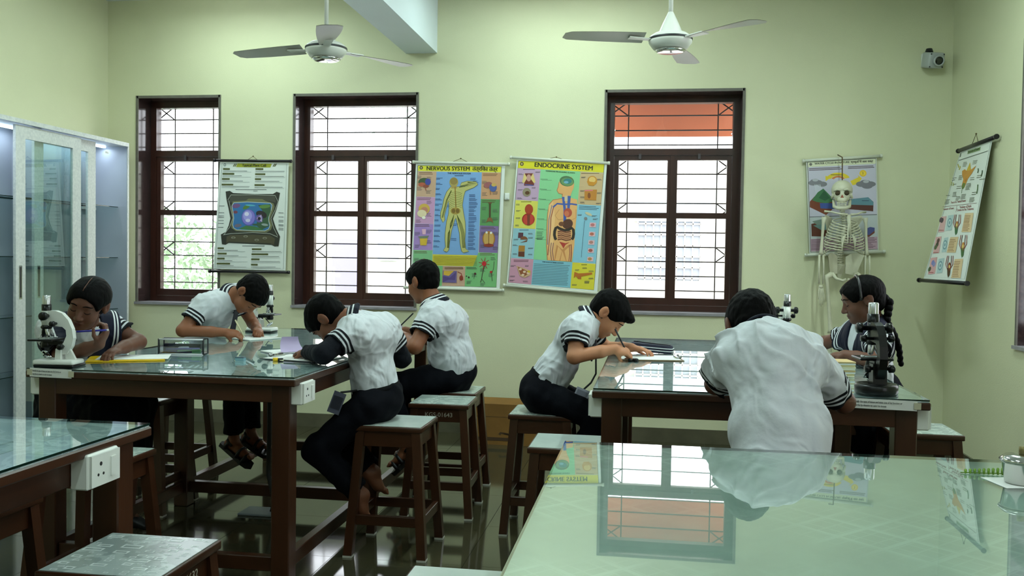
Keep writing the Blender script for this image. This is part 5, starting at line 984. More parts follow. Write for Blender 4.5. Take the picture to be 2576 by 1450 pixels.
# ------------------------------------------------------------------ people: smooth implicit bodies turned into meshes
F4 = np.float32
def V3(p): return np.array(p, float)
def unit(v): v = V3(v); return v/np.linalg.norm(v)
class Field:
    def __init__(s, lo, hi, h):
        s.lo = V3(lo)-2*h; s.h = h; s.n = np.ceil((V3(hi)+2*h-s.lo)/h).astype(int)+1
        s.ax = [(s.lo[i]+h*np.arange(s.n[i])).astype(F4) for i in range(3)]; s.d = np.full(s.n, .5, F4)
    def win(s, lo, hi):
        i0 = np.clip(((V3(lo)-s.lo)/s.h).astype(int), 0, s.n-1); i1 = np.clip(((V3(hi)-s.lo)/s.h).astype(int)+2, 1, s.n)
        sl = tuple(slice(a, max(b, a+1)) for a, b in zip(i0, i1))
        return sl, s.ax[0][sl[0]][:, None, None], s.ax[1][sl[1]][None, :, None], s.ax[2][sl[2]][None, None, :]
    def put(s, lo, hi, fn, k=.0, op='u'):
        m = k+3*s.h; sl, X, Y, Z = s.win(V3(lo)-m, V3(hi)+m); d = fn(X, Y, Z).astype(F4); a = s.d[sl]
        if op == 'u':
            r = np.minimum(a, d)
            if k: r = r-np.maximum(k-np.abs(a-d), 0)**2/(4*k)
        else:
            d = -d; r = np.maximum(a, d)
            if k: r = r+np.maximum(k-np.abs(a-d), 0)**2/(4*k)
        s.d[sl] = r
    def cone(s, a, b, ra, rb, k=.02, sq=None, cap=None, op='u'):
        """tapered capsule; sq=(axis, e) flattens along axis; cap=(point, normal) cuts it flat"""
        a = V3(a); b = V3(b); ab = b-a; L2 = max(ab @ ab, 1e-9); r = max(ra, rb)
        def fn(X, Y, Z):
            x, y, z = X-a[0], Y-a[1], Z-a[2]
            if sq is not None:
                v, e = sq; q = (x*v[0]+y*v[1]+z*v[2])*(1/e-1); x = x+v[0]*q; y = y+v[1]*q; z = z+v[2]*q
            t = np.clip((x*ab[0]+y*ab[1]+z*ab[2])/L2, 0, 1)
            d = np.sqrt((x-ab[0]*t)**2+(y-ab[1]*t)**2+(z-ab[2]*t)**2)-(ra+(rb-ra)*t)
            if sq is not None: d = d*(.5+.5*sq[1])
            if cap is not None:
                c, n = cap; d = np.maximum(d, (X-c[0])*n[0]+(Y-c[1])*n[1]+(Z-c[2])*n[2])
            return d
        s.put(np.minimum(a, b)-r, np.maximum(a, b)+r, fn, k, op)
    def ell(s, c, r, R=None, k=.02, op='u'):
        c = V3(c); r = V3(r) if hasattr(r, '__len__') else V3((r, r, r)); R = np.eye(3) if R is None else R; m = r.max()
        def fn(X, Y, Z):
            x, y, z = X-c[0], Y-c[1], Z-c[2]
            q = [(x*R[0, i]+y*R[1, i]+z*R[2, i]) for i in range(3)]
            k0 = np.sqrt(sum((q[i]/r[i])**2 for i in range(3))); k1 = np.sqrt(sum((q[i]/r[i]**2)**2 for i in range(3)))
            return k0*(k0-1)/np.maximum(k1, 1e-6)
        s.put(c-m, c+m, fn, k, op)
    def clip(s, c, n):
        """drop everything on the side the normal points to"""
        X, Y, Z = s.ax[0][:, None, None], s.ax[1][None, :, None], s.ax[2][None, None, :]
        s.d = np.maximum(s.d, ((X-c[0])*n[0]+(Y-c[1])*n[1]+(Z-c[2])*n[2]).astype(F4))
    def ripple(s, amp, wl, seed, stretch=(1, 1, 1)):
        """soft cloth folds"""
        g = np.random.default_rng(seed); X, Y, Z = s.ax[0][:, None, None], s.ax[1][None, :, None], s.ax[2][None, None, :]; w = 0
        for i in range(4):
            k1 = unit(g.normal(size=3)*V3(stretch))*2*PI/(wl*(.7+.7*g.random())); k2 = unit(g.normal(size=3))*2*PI/(wl*2.3); ph = g.random(2)*6.3
            w = w+np.sin((k1[0]*X+k1[1]*Y+k1[2]*Z).astype(F4)+F4(ph[0])+F4(1.6)*np.sin((k2[0]*X+k2[1]*Y+k2[2]*Z).astype(F4)+F4(ph[1])))
        s.d = s.d+F4(amp/2.2)*w
    def crease(s, amp, wl, seed, k0):
        """sharper pulled folds running across direction k0"""
        g = np.random.default_rng(seed); X, Y, Z = s.ax[0][:, None, None], s.ax[1][None, :, None], s.ax[2][None, None, :]; w = 0
        for i in range(3):
            k1 = unit(V3(k0)+g.normal(size=3)*.35)*PI/(wl*(.8+.6*g.random())); k2 = unit(g.normal(size=3))*2*PI/(wl*2.6); k3 = unit(g.normal(size=3))*2*PI/(wl*3.4); ph = g.random(3)*6.3
            r = np.exp(-np.square(np.sin((k1[0]*X+k1[1]*Y+k1[2]*Z).astype(F4)+F4(ph[0])+F4(1.5)*np.sin((k2[0]*X+k2[1]*Y+k2[2]*Z).astype(F4)+F4(ph[1]))))/F4(.10))
            m = np.clip(F4(.35)+np.sin((k3[0]*X+k3[1]*Y+k3[2]*Z).astype(F4)+F4(ph[2])), 0, 1)
            w = w+r*m
        s.d = s.d-F4(amp)*w
    def sample(s, P):
        q = (np.atleast_2d(P)-s.lo)/s.h; i = np.clip(q.astype(int), 0, s.n-2); f = q-i; r = 0
        for a in (0, 1):
            for b in (0, 1):
                for c in (0, 1):
                    w = (f[:, 0] if a else 1-f[:, 0])*(f[:, 1] if b else 1-f[:, 1])*(f[:, 2] if c else 1-f[:, 2]); r = r+w*s.d[i[:, 0]+a, i[:, 1]+b, i[:, 2]+c]
        return r
    def hit(s, p, d, dist=.2):
        """first surface point from p along d"""
        t = np.linspace(0, dist, 240); P = V3(p)+np.outer(t, V3(d)); v = s.sample(P); i = np.argmax(v < 0)
        return P[i] if v[i] < 0 else P[-1]
    def mesh(s):
        """surface nets"""
        d = s.d; neg = d < 0; nx, ny, nz = d.shape
        cnt = np.zeros((nx-1, ny-1, nz-1), np.uint8)
        for a in (0, 1):
            for b in (0, 1):
                for c in (0, 1): cnt += neg[a:nx-1+a, b:ny-1+b, c:nz-1+c]
        act = (cnt > 0) & (cnt < 8); I = np.argwhere(act); n = len(I); ids = np.full(act.shape, -1, np.int32); ids[act] = np.arange(n)
        C = [(a, b, c) for a in (0, 1) for b in (0, 1) for c in (0, 1)]; val = np.stack([d[I[:, 0]+a, I[:, 1]+b, I[:, 2]+c] for a, b, c in C], 1)
        acc = np.zeros((n, 3)); k = np.zeros(n)
        for i in range(8):
            for j in range(i+1, 8):
                if sum(abs(x-y) for x, y in zip(C[i], C[j])) != 1: continue
                m = (val[:, i] < 0) != (val[:, j] < 0); t = np.where(m, val[:, i]/np.where(m, val[:, i]-val[:, j], 1), 0)[:, None]
                acc += np.where(m[:, None], V3(C[i])+(V3(C[j])-V3(C[i]))*t, 0); k += m
        P = (I+acc/np.maximum(k, 1)[:, None])*s.h+s.lo; Q = []
        for ax in range(3):
            o = [x for x in range(3) if x != ax]; sl0 = [slice(None)]*3; sl1 = [slice(None)]*3; sl0[ax] = slice(0, -1); sl1[ax] = slice(1, None)
            n0, n1 = neg[tuple(sl0)], neg[tuple(sl1)]; E = np.argwhere(n0 != n1)
            ok = (E[:, o[0]] > 0) & (E[:, o[1]] > 0) & (E[:, o[0]] < act.shape[o[0]]) & (E[:, o[1]] < act.shape[o[1]]) ; E = E[ok]; inside = n0[tuple(E.T)]
            def cid(du, dv): q = E.copy(); q[:, o[0]] -= du; q[:, o[1]] -= dv; return ids[tuple(q.T)]
            q = np.stack([cid(1, 1), cid(0, 1), cid(0, 0), cid(1, 0)], 1)
            flip = inside if ax != 1 else ~inside
            q[~flip] = q[~flip][:, ::-1]; Q.append(q)
        Q = np.concatenate(Q); Q = Q[(Q >= 0).all(1)]
        return P, Q
def smooth_mesh(P, Q, it=1, f=.5):
    a = Q[:, [0, 1, 2, 3]].ravel(); b = Q[:, [1, 2, 3, 0]].ravel(); i = np.concatenate([a, b]); j = np.concatenate([b, a]); c = np.bincount(i, minlength=len(P))
    for _ in range(it): P = P+f*(np.stack([np.bincount(i, P[j, k], len(P)) for k in range(3)], 1)/np.maximum(c, 1)[:, None]-P)
    return P
def np_object(name, P, Q, mats, parent=None, attrs=None, org=(0, 0, 0)):
    me = bpy.data.meshes.new(name); n = len(Q); P = P-V3(org)
    me.vertices.add(len(P)); me.vertices.foreach_set('co', P.astype(F4).ravel()); me.loops.add(4*n); me.loops.foreach_set('vertex_index', Q.astype(np.int32).ravel())
    me.polygons.add(n); me.polygons.foreach_set('loop_start', np.arange(0, 4*n, 4, dtype=np.int32)); me.polygons.foreach_set('loop_total', np.full(n, 4, np.int32)); me.polygons.foreach_set('use_smooth', np.ones(n, bool))
    for k, v in (attrs or {}).items():
        a = me.attributes.new(k, 'FLOAT', 'POINT'); a.data.foreach_set('value', np.asarray(v, F4))
    for m in (mats if isinstance(mats, (list, tuple)) else [mats]): me.materials.append(m)
    me.update(); me.validate()
    return link(name, me, parent)
def striped_cloth(name, base, dark, stops, bump=.5, bscale=14, rough=.8):
    """cloth whose stripes follow the stored distance 'edge' (metres from the hem)"""
    if name in _MATS: return _MATS[name]
    m = mat(name, base, rough, bump=bump, bscale=bscale, spec=.25); nt = m.node_tree; b = nt.nodes['Principled BSDF']
    at = nt.nodes.new('ShaderNodeAttribute'); at.attribute_name = 'edge'; k = nt.nodes.new('ShaderNodeMath'); k.operation = 'MULTIPLY'; k.inputs[1].default_value = 10; nt.links.new(at.outputs['Fac'], k.inputs[0])
    rp = nt.nodes.new('ShaderNodeValToRGB'); rp.color_ramp.interpolation = 'CONSTANT'; nt.links.new(k.outputs[0], rp.inputs[0]); e = rp.color_ramp.elements
    while len(e) > 1: e.remove(e[-1])
    for i, (p, isd) in enumerate(stops):
        el = e[0] if i == 0 else e.new(p*10); el.position = p*10; el.color = (*lin(dark if isd else base), 1)
    nt.links.new(rp.outputs[0], b.inputs['Base Color'])
    # large creases in the weave
    nz = nt.nodes.new('ShaderNodeTexNoise'); nz.inputs['Scale'].default_value = 7; nz.inputs['Detail'].default_value = 2; nz.inputs['Distortion'].default_value = 1.2
    tc = nt.nodes.new('ShaderNodeTexCoord'); mp = nt.nodes.new('ShaderNodeMapping'); mp.inputs['Scale'].default_value = (1, 1, .55); mp.inputs['Rotation'].default_value = (.3, .5, .2); nt.links.new(tc.outputs['Object'], mp.inputs[0]); nt.links.new(mp.outputs[0], nz.inputs[0])
    bp = nt.nodes.new('ShaderNodeBump'); bp.inputs['Strength'].default_value = .85; bp.inputs['Distance'].default_value = .05; nt.links.new(nz.outputs[0], bp.inputs['Height'])
    old = b.inputs['Normal'].links[0].from_node if b.inputs['Normal'].links else None
    if old: nt.links.new(bp.outputs[0], old.inputs['Normal'])
    else: nt.links.new(bp.outputs[0], b.inputs['Normal'])
    return m
CUFF = [(-.1, 1), (.011, 0), (.020, 1), (.031, 0), (.040, 1), (.052, 0)]
shirt_m = striped_cloth('white_school_shirt', (200, 203, 208), (10, 11, 18), CUFF)
sailor_m = striped_cloth('navy_sailor_collar', (222, 224, 226), (18, 20, 40), [(-.1, 1), (.012, 0), (.019, 1), (.026, 0), (.033, 1)])
collar_m = striped_cloth('navy_shirt_collar', (222, 224, 226), (18, 20, 34), [(-.1, 1), (.003, 0), (.008, 1), (.016, 0), (.020, 1)])
trous_m = mat('dark_navy_trousers', (11, 12, 19), .9, bump=.4, bscale=18, spec=.12); navy_sl = mat('navy_knit_sleeve', (15, 17, 25), .9, bump=.3, bscale=60, spec=.2)
belt_m = mat('black_belt', (10, 10, 11), .8, spec=.1); tie_m = mat('navy_tie', (24, 26, 44), .6); sandal_m = mat('black_sandal', (20, 19, 20), .5)
hair_m = mat('black_hair', (8, 7, 7), .6, var=.4, vscale=120, stretch=(1, 1, .1), bump=.3, bscale=140, spec=.06)
def skin(name, rgb):
    if name in _MATS: return _MATS[name]
    m = mat(name, rgb, .5, sub=.06, bump=.05, bscale=220, spec=.4); nt = m.node_tree; b = nt.nodes['Principled BSDF']
    at = nt.nodes.new('ShaderNodeAttribute'); at.attribute_name = 'flush'; mx = nt.nodes.new('ShaderNodeMix'); mx.data_type = 'RGBA'; nt.links.new(at.outputs['Fac'], mx.inputs[0])
    c = lin(rgb); mx.inputs[6].default_value = (*c, 1); mx.inputs[7].default_value = (c[0]*.72, c[1]*.42, c[2]*.45, 1); nt.links.new(mx.outputs[2], b.inputs['Base Color']); return m
def frame(f, up):
    f = unit(f); z = V3(up)-f*(V3(up) @ f); z = unit(z); x = np.cross(f, z); return np.stack([x, f, z], 1)
def hand(S, w, d, n, side, sc, curl=40, thumb=35, spread=1.0):
    """palm, four unequal bent fingers and a thumb. d along the hand, n out of the palm, side=+1 if thumb lies towards d x n"""
    d = unit(d); n = V3(n)-d*(V3(n) @ d); n = unit(n); s = np.cross(d, n)*side; w = V3(w)
    L = .078*sc
    S.ell(w+d*L*.5, (.035*sc, L*.66, .0165*sc), np.stack([s, d, n], 1), .012)
    S.ell(w+d*L*.3+s*.02*sc+n*.008*sc, (.015*sc, .028*sc, .014*sc), np.stack([s, d, n], 1), .01)
    for i, (off, ln) in enumerate(((.024, .070), (.0085, .078), (-.0075, .073), (-.022, .057))):
        p = w+d*(L*(.98 if i < 3 else .9))+s*off*sc*spread; c = math.radians(curl*(1+.10*i)); dirv = d+s*off*1.6*(spread-.6); a = 0; r = .0083*sc*(1 if i < 3 else .88)
        for q, fr in enumerate((.45, .32, .26)):
            a += c*(.55 if q == 0 else .95); v = unit(dirv*math.cos(a)+n*math.sin(a)); e = p+v*ln*fr*sc; S.cone(p, e, r*(1-.07*q), r*(.95-.1*q), .0035); p = e
    p = w+d*.018*sc+s*.026*sc+n*.006*sc; t = math.radians(thumb)
    v = unit(d*.62+s*.68*math.cos(t)+n*(.25+.7*math.sin(t))); e = p+v*.036*sc; S.cone(p, e, .0125*sc, .0098*sc, .008); v2 = unit(d*.9+s*.1+n*(.2+.5*math.sin(t))); S.cone(e, e+v2*.034*sc, .0095*sc, .0078*sc, .004)
def head_shape(S, c, R, s, child=1):
    g = lambda x, y, z: c+R @ (V3((x, y, z))*s); e = lambda p, r, k, op='u': S.ell(g(*p), V3(r)*s, R, k*s, op)
    e((0, -.012, .035), (.073, .093, .077), 0); e((0, .034, .028), (.061, .057, .062), .02); e((0, .038, -.025), (.058, .052, .066), .025); e((0, .036, -.07), (.046, .048, .038), .025); e((0, .071, -.092), (.019, .017, .015), .02)
    for q in (-1, 1):
        e((q*.036, .058, -.034), (.024, .028, .026), .02); e((q*.03, .096, .002), (.016, .012, .010), .014, 's'); e((q*.0305, .0735, -.003), (.0165, .0155, .0125), .006)
        e((q*.074, -.010, -.003), (.012, .021, .031), .006); e((q*.080, -.020, .002), (.008, .017, .029), .004); e((q*.092, -.004, .002), (.014, .0105, .019), .002, 's')
    S.cone(g(-.03, .079, .024), g(.03, .079, .024), .0125*s, .0125*s, .014*s)
    S.cone(g(0, .086, .008), g(0, .104, -.030), .0085*s, .0115*s, .010*s); e((0, .105, -.034), (.0125, .012, .0105), .006)
    for q in (-1, 1): e((q*.0125, .096, -.037), (.0085, .009, .0075), .005)
    e((0, .087, -.0585), (.022, .0115, .0062), .006); e((0, .084, -.068), (.018, .0115, .0072), .006); e((0, .101, -.0632), (.022, .012, .0022), .003, 's')
    return g
def hair_short(H, g, c, R, s, o):
    t = o.get('thick', .012); e = lambda p, r, k, op='u': H.ell(g(*p), V3(r)*s, R, k*s, op)
    e((0, -.014, .036), (.074+t*.5, .094+t*.55, .079+t), 0); e((0, .036, .036), (.062+t*.7, .058+t*.7, .058+t), .02); e((0, -.042, -.018), (.0575, .0565, .05), .02)
    q = o.get('quiff')
    if q: e((q[0], q[1], q[2]), (.045, .03, .022), .02)
    e((0, .118, -.055), (.115, .094, .108), .012, 's')                              # face
    for sx in (-1, 1): e((sx*.088, .022, -.050), (.04, .044, .060), .01, 's'); e((sx*.088, -.010, -.008), (.022, .026, .036), .006, 's')
    H.clip(g(0, 0, -.056), -R[:, 2]*1.0)
    H.ripple(.0018, .026, o.get('seed', 3), (1, 1, .3))
def hair_long(H, g, c, R, s, o):
    t = .012; e = lambda p, r, k, op='u': H.ell(g(*p), V3(r)*s, R, k*s, op)
    e((0, -.014, .034), (.076+t, .096+t, .078+t), 0); e((0, .036, .030), (.064+t, .060+t*.7, .060+t*.9), .02); e((0, -.06, -.03), (.055, .045, .05), .03)
    e((0, .124, -.040), (.090, .097, .108), .012, 's')
    for sx in (-1, 1): e((sx*.092, .024, -.046), (.045, .056, .060), .022, 's'); e((sx*.090, -.010, -.014), (.02, .022, .026), .018, 's')
    H.cone(g(0, .09, .1), g(0, -.03, .128), .0035*s, .003*s, .004*s, op='s')
    H.clip(g(0, 0, -.078), -R[:, 2])
    H.ripple(.0012, .02, o.get('seed', 3), (1, .2, .2))
def strip(g, S, R, pts, r, name, m, parent, org, depth=.06):
    """hair line laid on the face surface, pts in head coordinates (x, z)"""
    P = []
    for x, z in pts: P.append(Vector(S.hit(g(x, .14, z), -R[:, 1], .12)-V3(org)))
    MB().tube(P, [r*(.5+.5*math.sin(PI*(i+.6)/len(P))) for i in range(len(P))], 6).build(name, m, parent)
def person(o):
    J = {k: V3(v) for k, v in o['J'].items()}; s = o.get('hs', .95); hs = s; R = frame(o['f'], o['up']); org = V3((J['pelv'][0], J['pelv'][1], 0)); B = o.get('bulk', 1.0)
    w = unit(J['neck']-J['pelv']); rt = J['shR']-J['shL']; rt = unit(rt-w*(rt @ w)); fr = np.cross(w, rt)
    pts = np.array(list(J.values())); lo = pts.min(0)-.17; hi = pts.max(0)+.17; hi[2] += .03; lo[2] = max(lo[2], -.01)
    S = Field(lo, hi, o.get('res', .0045)); SC = o.get('hand', .86)
    # body
    g = head_shape(S, J['head'], R, hs)
    S.cone(g(0, -.028, -.05), J['neck']+w*.0, .047*s, .052*s, .02); S.cone(J['neck'], J['chest'], .06, .09*B, .04, (fr, .7)); S.cone(J['chest'], J['pelv'], .085*B, .095*B, .05, (fr, .72))
    for q in 'LR':
        sh, el, wr = J['sh'+q], J['el'+q], J['wr'+q]; S.cone(J['neck'], sh, .045, .045, .03); S.cone(sh, el, .045*B, .034*B, .02); S.cone(el, (el*.35+wr*.65), .0355*B, .030*B, .012); S.cone((el*.35+wr*.65), wr, .030*B, .0235*B, .012)
        hd = o['hand'+q]; hand(S, wr, hd[0], hd[1], hd[2], SC, *hd[3:])
        hp, kn, an, to = J['hip'+q], J['kn'+q], J['an'+q], J['to'+q]; S.cone(J['pelv'], hp, .08, .07, .03); S.cone(hp, kn, .068*B, .046*B, .02); S.cone(kn, an, .046*B, .03, .02)
        fd = unit(to-an); dn = V3((0, 0, -1.))-fd*(-fd[2]); dn = unit(dn); fw = to-an
        hl = an+dn*.028-fd*.022; S.cone(an, hl, .03, .027, .015); S.cone(hl, an+fw*.62+dn*.022, .026, .030, .015, (dn, .8)); S.cone(an+fw*.5+dn*.02, to, .03, .024, .012, (dn, .62)); S.cone(an, an+fw*.55+dn*.012, .027, .022, .02)
        sd = np.cross(fd, dn)
        for k in range(5): S.cone(to+sd*(k-2)*.0105, to+sd*(k-2)*.0115+fd*(.022-.004*abs(k-1 if q == 'R' else 3-k))+dn*.004, .0075+(.002 if k == (4 if q == 'L' else 0) else 0), .0062, .003)
    P, Q = S.mesh(); P = smooth_mesh(P, Q, 1, .4)
    loc = (P-J['head']) @ R/hs
    lip = np.exp(-((loc[:, 0]/.021)**2+((loc[:, 2]+.0635)/.0085)**2)**2)*(loc[:, 1] > .07)
    ear = np.exp(-(((np.abs(loc[:, 0])-.076)/.014)**2+((loc[:, 1]+.01)/.02)**2+((loc[:, 2]+.002)/.03)**2))*.45
    body = np_object('person', P, Q, o['skin'], None, {'flush': np.clip(lip*.9+ear, 0, 1)}, org); body.location = org
    tag(body, o['label'], 'person', 'pupils at the lab tables')
    def child(name, F, m, edge=None, sm=2, tf=None):
        P, Q = F.mesh(); P = smooth_mesh(P, Q, sm, .5)
        return np_object(name, P, Q, m, body, {'edge': edge(P)} if edge else None, org)
    bl = lambda p: Vector(V3(p)-org)
    # hair, brows, lashes
    hl, hh = J['head']-.16, J['head']+.16; H = Field(hl, hh, .0045); (hair_long if o.get('girl') else hair_short)(H, g, J['head'], R, hs, o); child('hair', H, hair_m, sm=1)
    if o.get('girl'):
        pp = [bl(H.hit(g(.004, y, .19), -R[:, 2], .15)-R[:, 2]*.0008) for y in (.075, .06, .04, .015, -.01, -.03)]
        MB().tube(pp, .0022, 6).build('hair_parting', o['skin'], body)
    for q in (-1, 1):
        strip(g, S, R, [(q*(.012+.036*t), .024+.005*math.sin(t*PI)-.002*t) for t in [i/6 for i in range(7)]], .0030*s, 'eyebrow', hair_m, body, org)
        strip(g, S, R, [(q*(.0175+.027*t), -.004-.0055*math.sin(t*PI)+.001*t) for t in [i/6 for i in range(7)]], .0019*s, 'eyelashes', hair_m, body, org)
    # shirt
    C = Field(np.minimum.reduce([J[k] for k in ('pelv', 'chest', 'neck', 'shL', 'shR', 'elL', 'elR')])-.19, np.maximum.reduce([J[k] for k in ('pelv', 'chest', 'neck', 'shL', 'shR', 'elL', 'elR')])+.19, o.get('cres', .0065))
    pl, ch, nk = J['pelv'], J['chest'], J['neck']; wst = pl*.62+ch*.38; tb = o.get('belly', 0)
    hem = pl+unit(ch-pl)*o.get('hem', .075)
    C.cone(ch, nk-w*.02, .105*B, .058, .06, (fr, .72)); C.cone(wst, ch, (.108+tb)*B, .112*B, .05, (fr, .78)); C.cone(hem, wst, (.120+tb)*B, (.112+tb)*B, .04, (fr, .80))
    C.cone(J['shL']*.86+J['shR']*.14-w*.035, J['shR']*.86+J['shL']*.14-w*.035, .082*B, .082*B, .05, (fr, .9)); ends = {}
    for q in 'LR':
        sh, el = J['sh'+q], J['el'+q]; ax = unit(el-sh); L_ = np.linalg.norm(el-sh); e = sh+ax*L_*o.get('sleeve', .62); ends[q] = (sh, ax, e)
        C.cone(nk-w*.01, sh, .056, .054*B, .04); C.cone(sh, el, .058*B, o.get('slr', .058 if not o.get('girl') else .062)*B, .025, None, (e, ax)); C.cone(sh*.7+ch*.3, ch, .07*B, .08*B, .04, (fr, .8))
    C.ripple(o.get('fold', .0032), o.get('foldwl', .075), o.get('seed', 5), (1, 1, .5))
    C.crease(o.get('crease', .0036), o.get('cwl', .07), o.get('seed', 5)+3, o.get('cdir', (.5, .3, .8)))
    C.cone(nk-w*.012, g(0, -.02, -.03), .050*s, .055*s, .008, op='s'); C.clip(hem-unit(ch-pl)*.03, -unit(ch-pl))
    for q in 'LR': sh, ax, e = ends[q]; C.cone(e-ax*.022, e+ax*.05, (o.get('slr', .058)-.011)*B, (o.get('slr', .058)-.006)*B, .004, op='s')
    def edge(P):
        d = np.full(len(P), .09)
        for q in 'LR':
            sh, ax, e = ends[q]; v = P-sh; t = v @ ax; rad = np.linalg.norm(v-np.outer(t, ax), axis=1); k = (e-P) @ ax
            d = np.where((rad < .088*B) & (k < .085) & (t > 0), np.minimum(d, np.maximum(k, .0005)), d)
        return d
    child('shirt', C, shirt_m, edge, 1)
    # trousers or skirt
    T_ = Field(np.minimum.reduce([J[k] for k in ('pelv', 'hipL', 'hipR', 'knL', 'knR', 'anL', 'anR')])-.2, np.maximum.reduce([J[k] for k in ('pelv', 'hipL', 'hipR', 'knL', 'knR', 'anL', 'anR')])+.2, .008)
    T_.ell(pl+V3((0, 0, -.0)), (.138*B, .115*B, .10), np.stack([rt, fr, np.cross(rt, fr)], 1), .03); T_.cone(pl, hem+unit(ch-pl)*.012, .118*B, .124*B, .03, (fr, .82), (hem+unit(ch-pl)*.012, unit(ch-pl)))
    if o.get('skirt'):
        kc = (J['knL']+J['knR'])/2
        for q in 'LR': T_.cone(J['hip'+q], J['kn'+q], .095*B, .085*B, .05); T_.cone(J['kn'+q], J['kn'+q]*.3+J['an'+q]*.7, .085, .10, .05)
        T_.cone(pl, kc, .12, .11, .06); T_.cone(kc, kc*.35+(J['anL']+J['anR'])*.325, .10, .115, .06); T_.cone(pl, pl-V3((0, 0, .16)), .13, .17, .06)
        T_.ripple(.006, .06, 3, (1, 1, .1)); T_.clip((0, 0, o['skirt']), (0, 0, -1.))
    else:
        for q in 'LR':
            hp, kn, an = J['hip'+q], J['kn'+q], J['an'+q]; ax = unit(an-kn); L_ = np.linalg.norm(an-kn); e = kn+ax*L_*o.get('cuff', .88)
            T_.cone(hp, kn, .085*B, .064*B, .03); T_.cone(kn, an, .062*B, .057*B, .03, None, (e, ax))
        T_.ripple(.0035, .08, o.get('seed', 5)+1)
        for q in 'LR': kn, an = J['kn'+q], J['an'+q]; ax = unit(an-kn); e = kn+ax*np.linalg.norm(an-kn)*o.get('cuff', .88); T_.cone(e-ax*.02, e+ax*.05, .043, .05, .004, op='s')
    if o.get('sit'): T_.clip((0, 0, o['sit']), (0, 0, -1.)) if o.get('skirt') is None and o.get('flatseat') else None
    child('skirt' if o.get('skirt') else 'trousers', T_, trous_m, sm=2)
    # belt round the waist
    bw = hem+unit(ch-pl)*.006; up = unit(ch-pl); n2 = unit(rt-up*(rt @ up)); f2 = np.cross(up, n2)
    ring = lambda rx, ry, z: [bl(bw+up*z+n2*rx*math.cos(a)+f2*ry*math.sin(a)) for a in [2*PI*i/40 for i in range(40)]]
    b = MB(); rr = .127*B+tb*.3; prof = [(rr-.006, -.016), (rr, -.016), (rr, .014), (rr-.006, .014)]; vs = []
    for r_, z in prof: vs += ring(r_, r_*.83, z)
    b.add(vs, [(i*40+j, i*40+(j+1) % 40, (i+1)*40+(j+1) % 40, (i+1)*40+j) for i in range(3) for j in range(40)], 0, True); b.build('belt', belt_m, body)
    # collar
    nd = unit(g(0, -.02, -.04)-nk)
    if o.get('sailor'):
        K = Field(J['chest']-.26, J['chest']+.26, .0055); K.cone(ch, nk-w*.02, .105*B+.011, .069, .06, (fr, .74)); K.cone(wst, ch, .118*B, .122*B, .05, (fr, .80))
        K.cone(J['shL']*.86+J['shR']*.14-w*.035, J['shR']*.86+J['shL']*.14-w*.035, .094*B, .094*B, .05, (fr, .9))
        for q in 'LR': sh, ax, e = ends[q]; K.cone(nk-w*.01, sh, .066, .065*B, .04); K.cone(sh, J['el'+q], .068*B, .066*B, .03); K.cone(sh*.7+ch*.3, ch, .081*B, .09*B, .04, (fr, .82))
        hw = np.linalg.norm(J['shR']-J['shL'])*.5+.035
        def uvw(P): q = P-nk; return q @ rt, q @ fr, q @ w
        def edged(P):
            u, v, z = uvw(P); back = np.minimum(hw-np.abs(u), z+.175); front = np.minimum(hw-np.abs(u), (z+.235)-np.abs(u)*.0)
            vee = np.abs(u)-(-.02-z)*.0-.0; inner = (np.abs(u)-.055*np.clip((z+.21)/.21, 0, 1))
            return np.where(v < .02, back, np.minimum(np.minimum(hw-np.abs(u), z+.21-np.maximum(0, np.abs(u)-.07)*.0), .09))
        X, Y, Z = np.meshgrid(*K.ax, indexing='ij'); G = np.stack([X, Y, Z], -1).reshape(-1, 3).astype(float); K.d = np.maximum(K.d, -edged(G).reshape(K.d.shape).astype(F4))
        u, v, z = uvw(G); vcut = np.where((v > .0), np.minimum(.058*np.clip((z+.215)/.19, 0, 1.2)-np.abs(u), .05), -.05).reshape(K.d.shape).astype(F4); K.d = np.maximum(K.d, vcut)
        K.cone(nk-w*.012, g(0, -.02, -.03), .054*s, .06*s, .004, op='s'); child('sailor_collar', K, sailor_m, lambda P: np.maximum(edged(P), 0), 1)
        b = MB(); t0 = nk-w*.20+fr*.085*B
        b.ball(bl(t0), (.016, .014, .014)); b.build('scarf_knot', tie_m, body)
        for q in (-1, 1): MB().tube([bl(t0), bl(t0-w*.05+rt*q*.02+fr*.012), bl(t0-w*.13+rt*q*.03+fr*.012)], [.010, .014, .008], 8).build('scarf_end', tie_m, body)
    else:
        n3 = unit(rt-nd*(rt @ nd)); f3 = np.cross(nd, n3); vs = []; ed = []
        prof = [(.046, .034, 0), (.049, .040, 0), (.060, .026, .010), (.073, -.002, .03), (.070, -.012, .03)]
        prof = [(r_*s*o.get('colr', 1.24), z, e_) for r_, z, e_ in prof]; n_ = 48
        for r_, z, e_ in prof:
            for j in range(n_): a = 2*PI*j/n_; dip = -.014*max(0, math.sin(a)); vs.append(nk+n3*r_*math.cos(a)*1.04+f3*r_*math.sin(a)+nd*(z+dip)); ed.append(e_)
        Qs = np.array([(i*n_+j, i*n_+(j+1) % n_, (i+1)*n_+(j+1) % n_, (i+1)*n_+j) for i in range(len(prof)-1) for j in range(n_)])
        co = np_object('collar', np.array(vs), Qs, collar_m, body, {'edge': np.array(ed)}, org)
        so = co.modifiers.new('thickness', 'SOLIDIFY'); so.thickness = .003
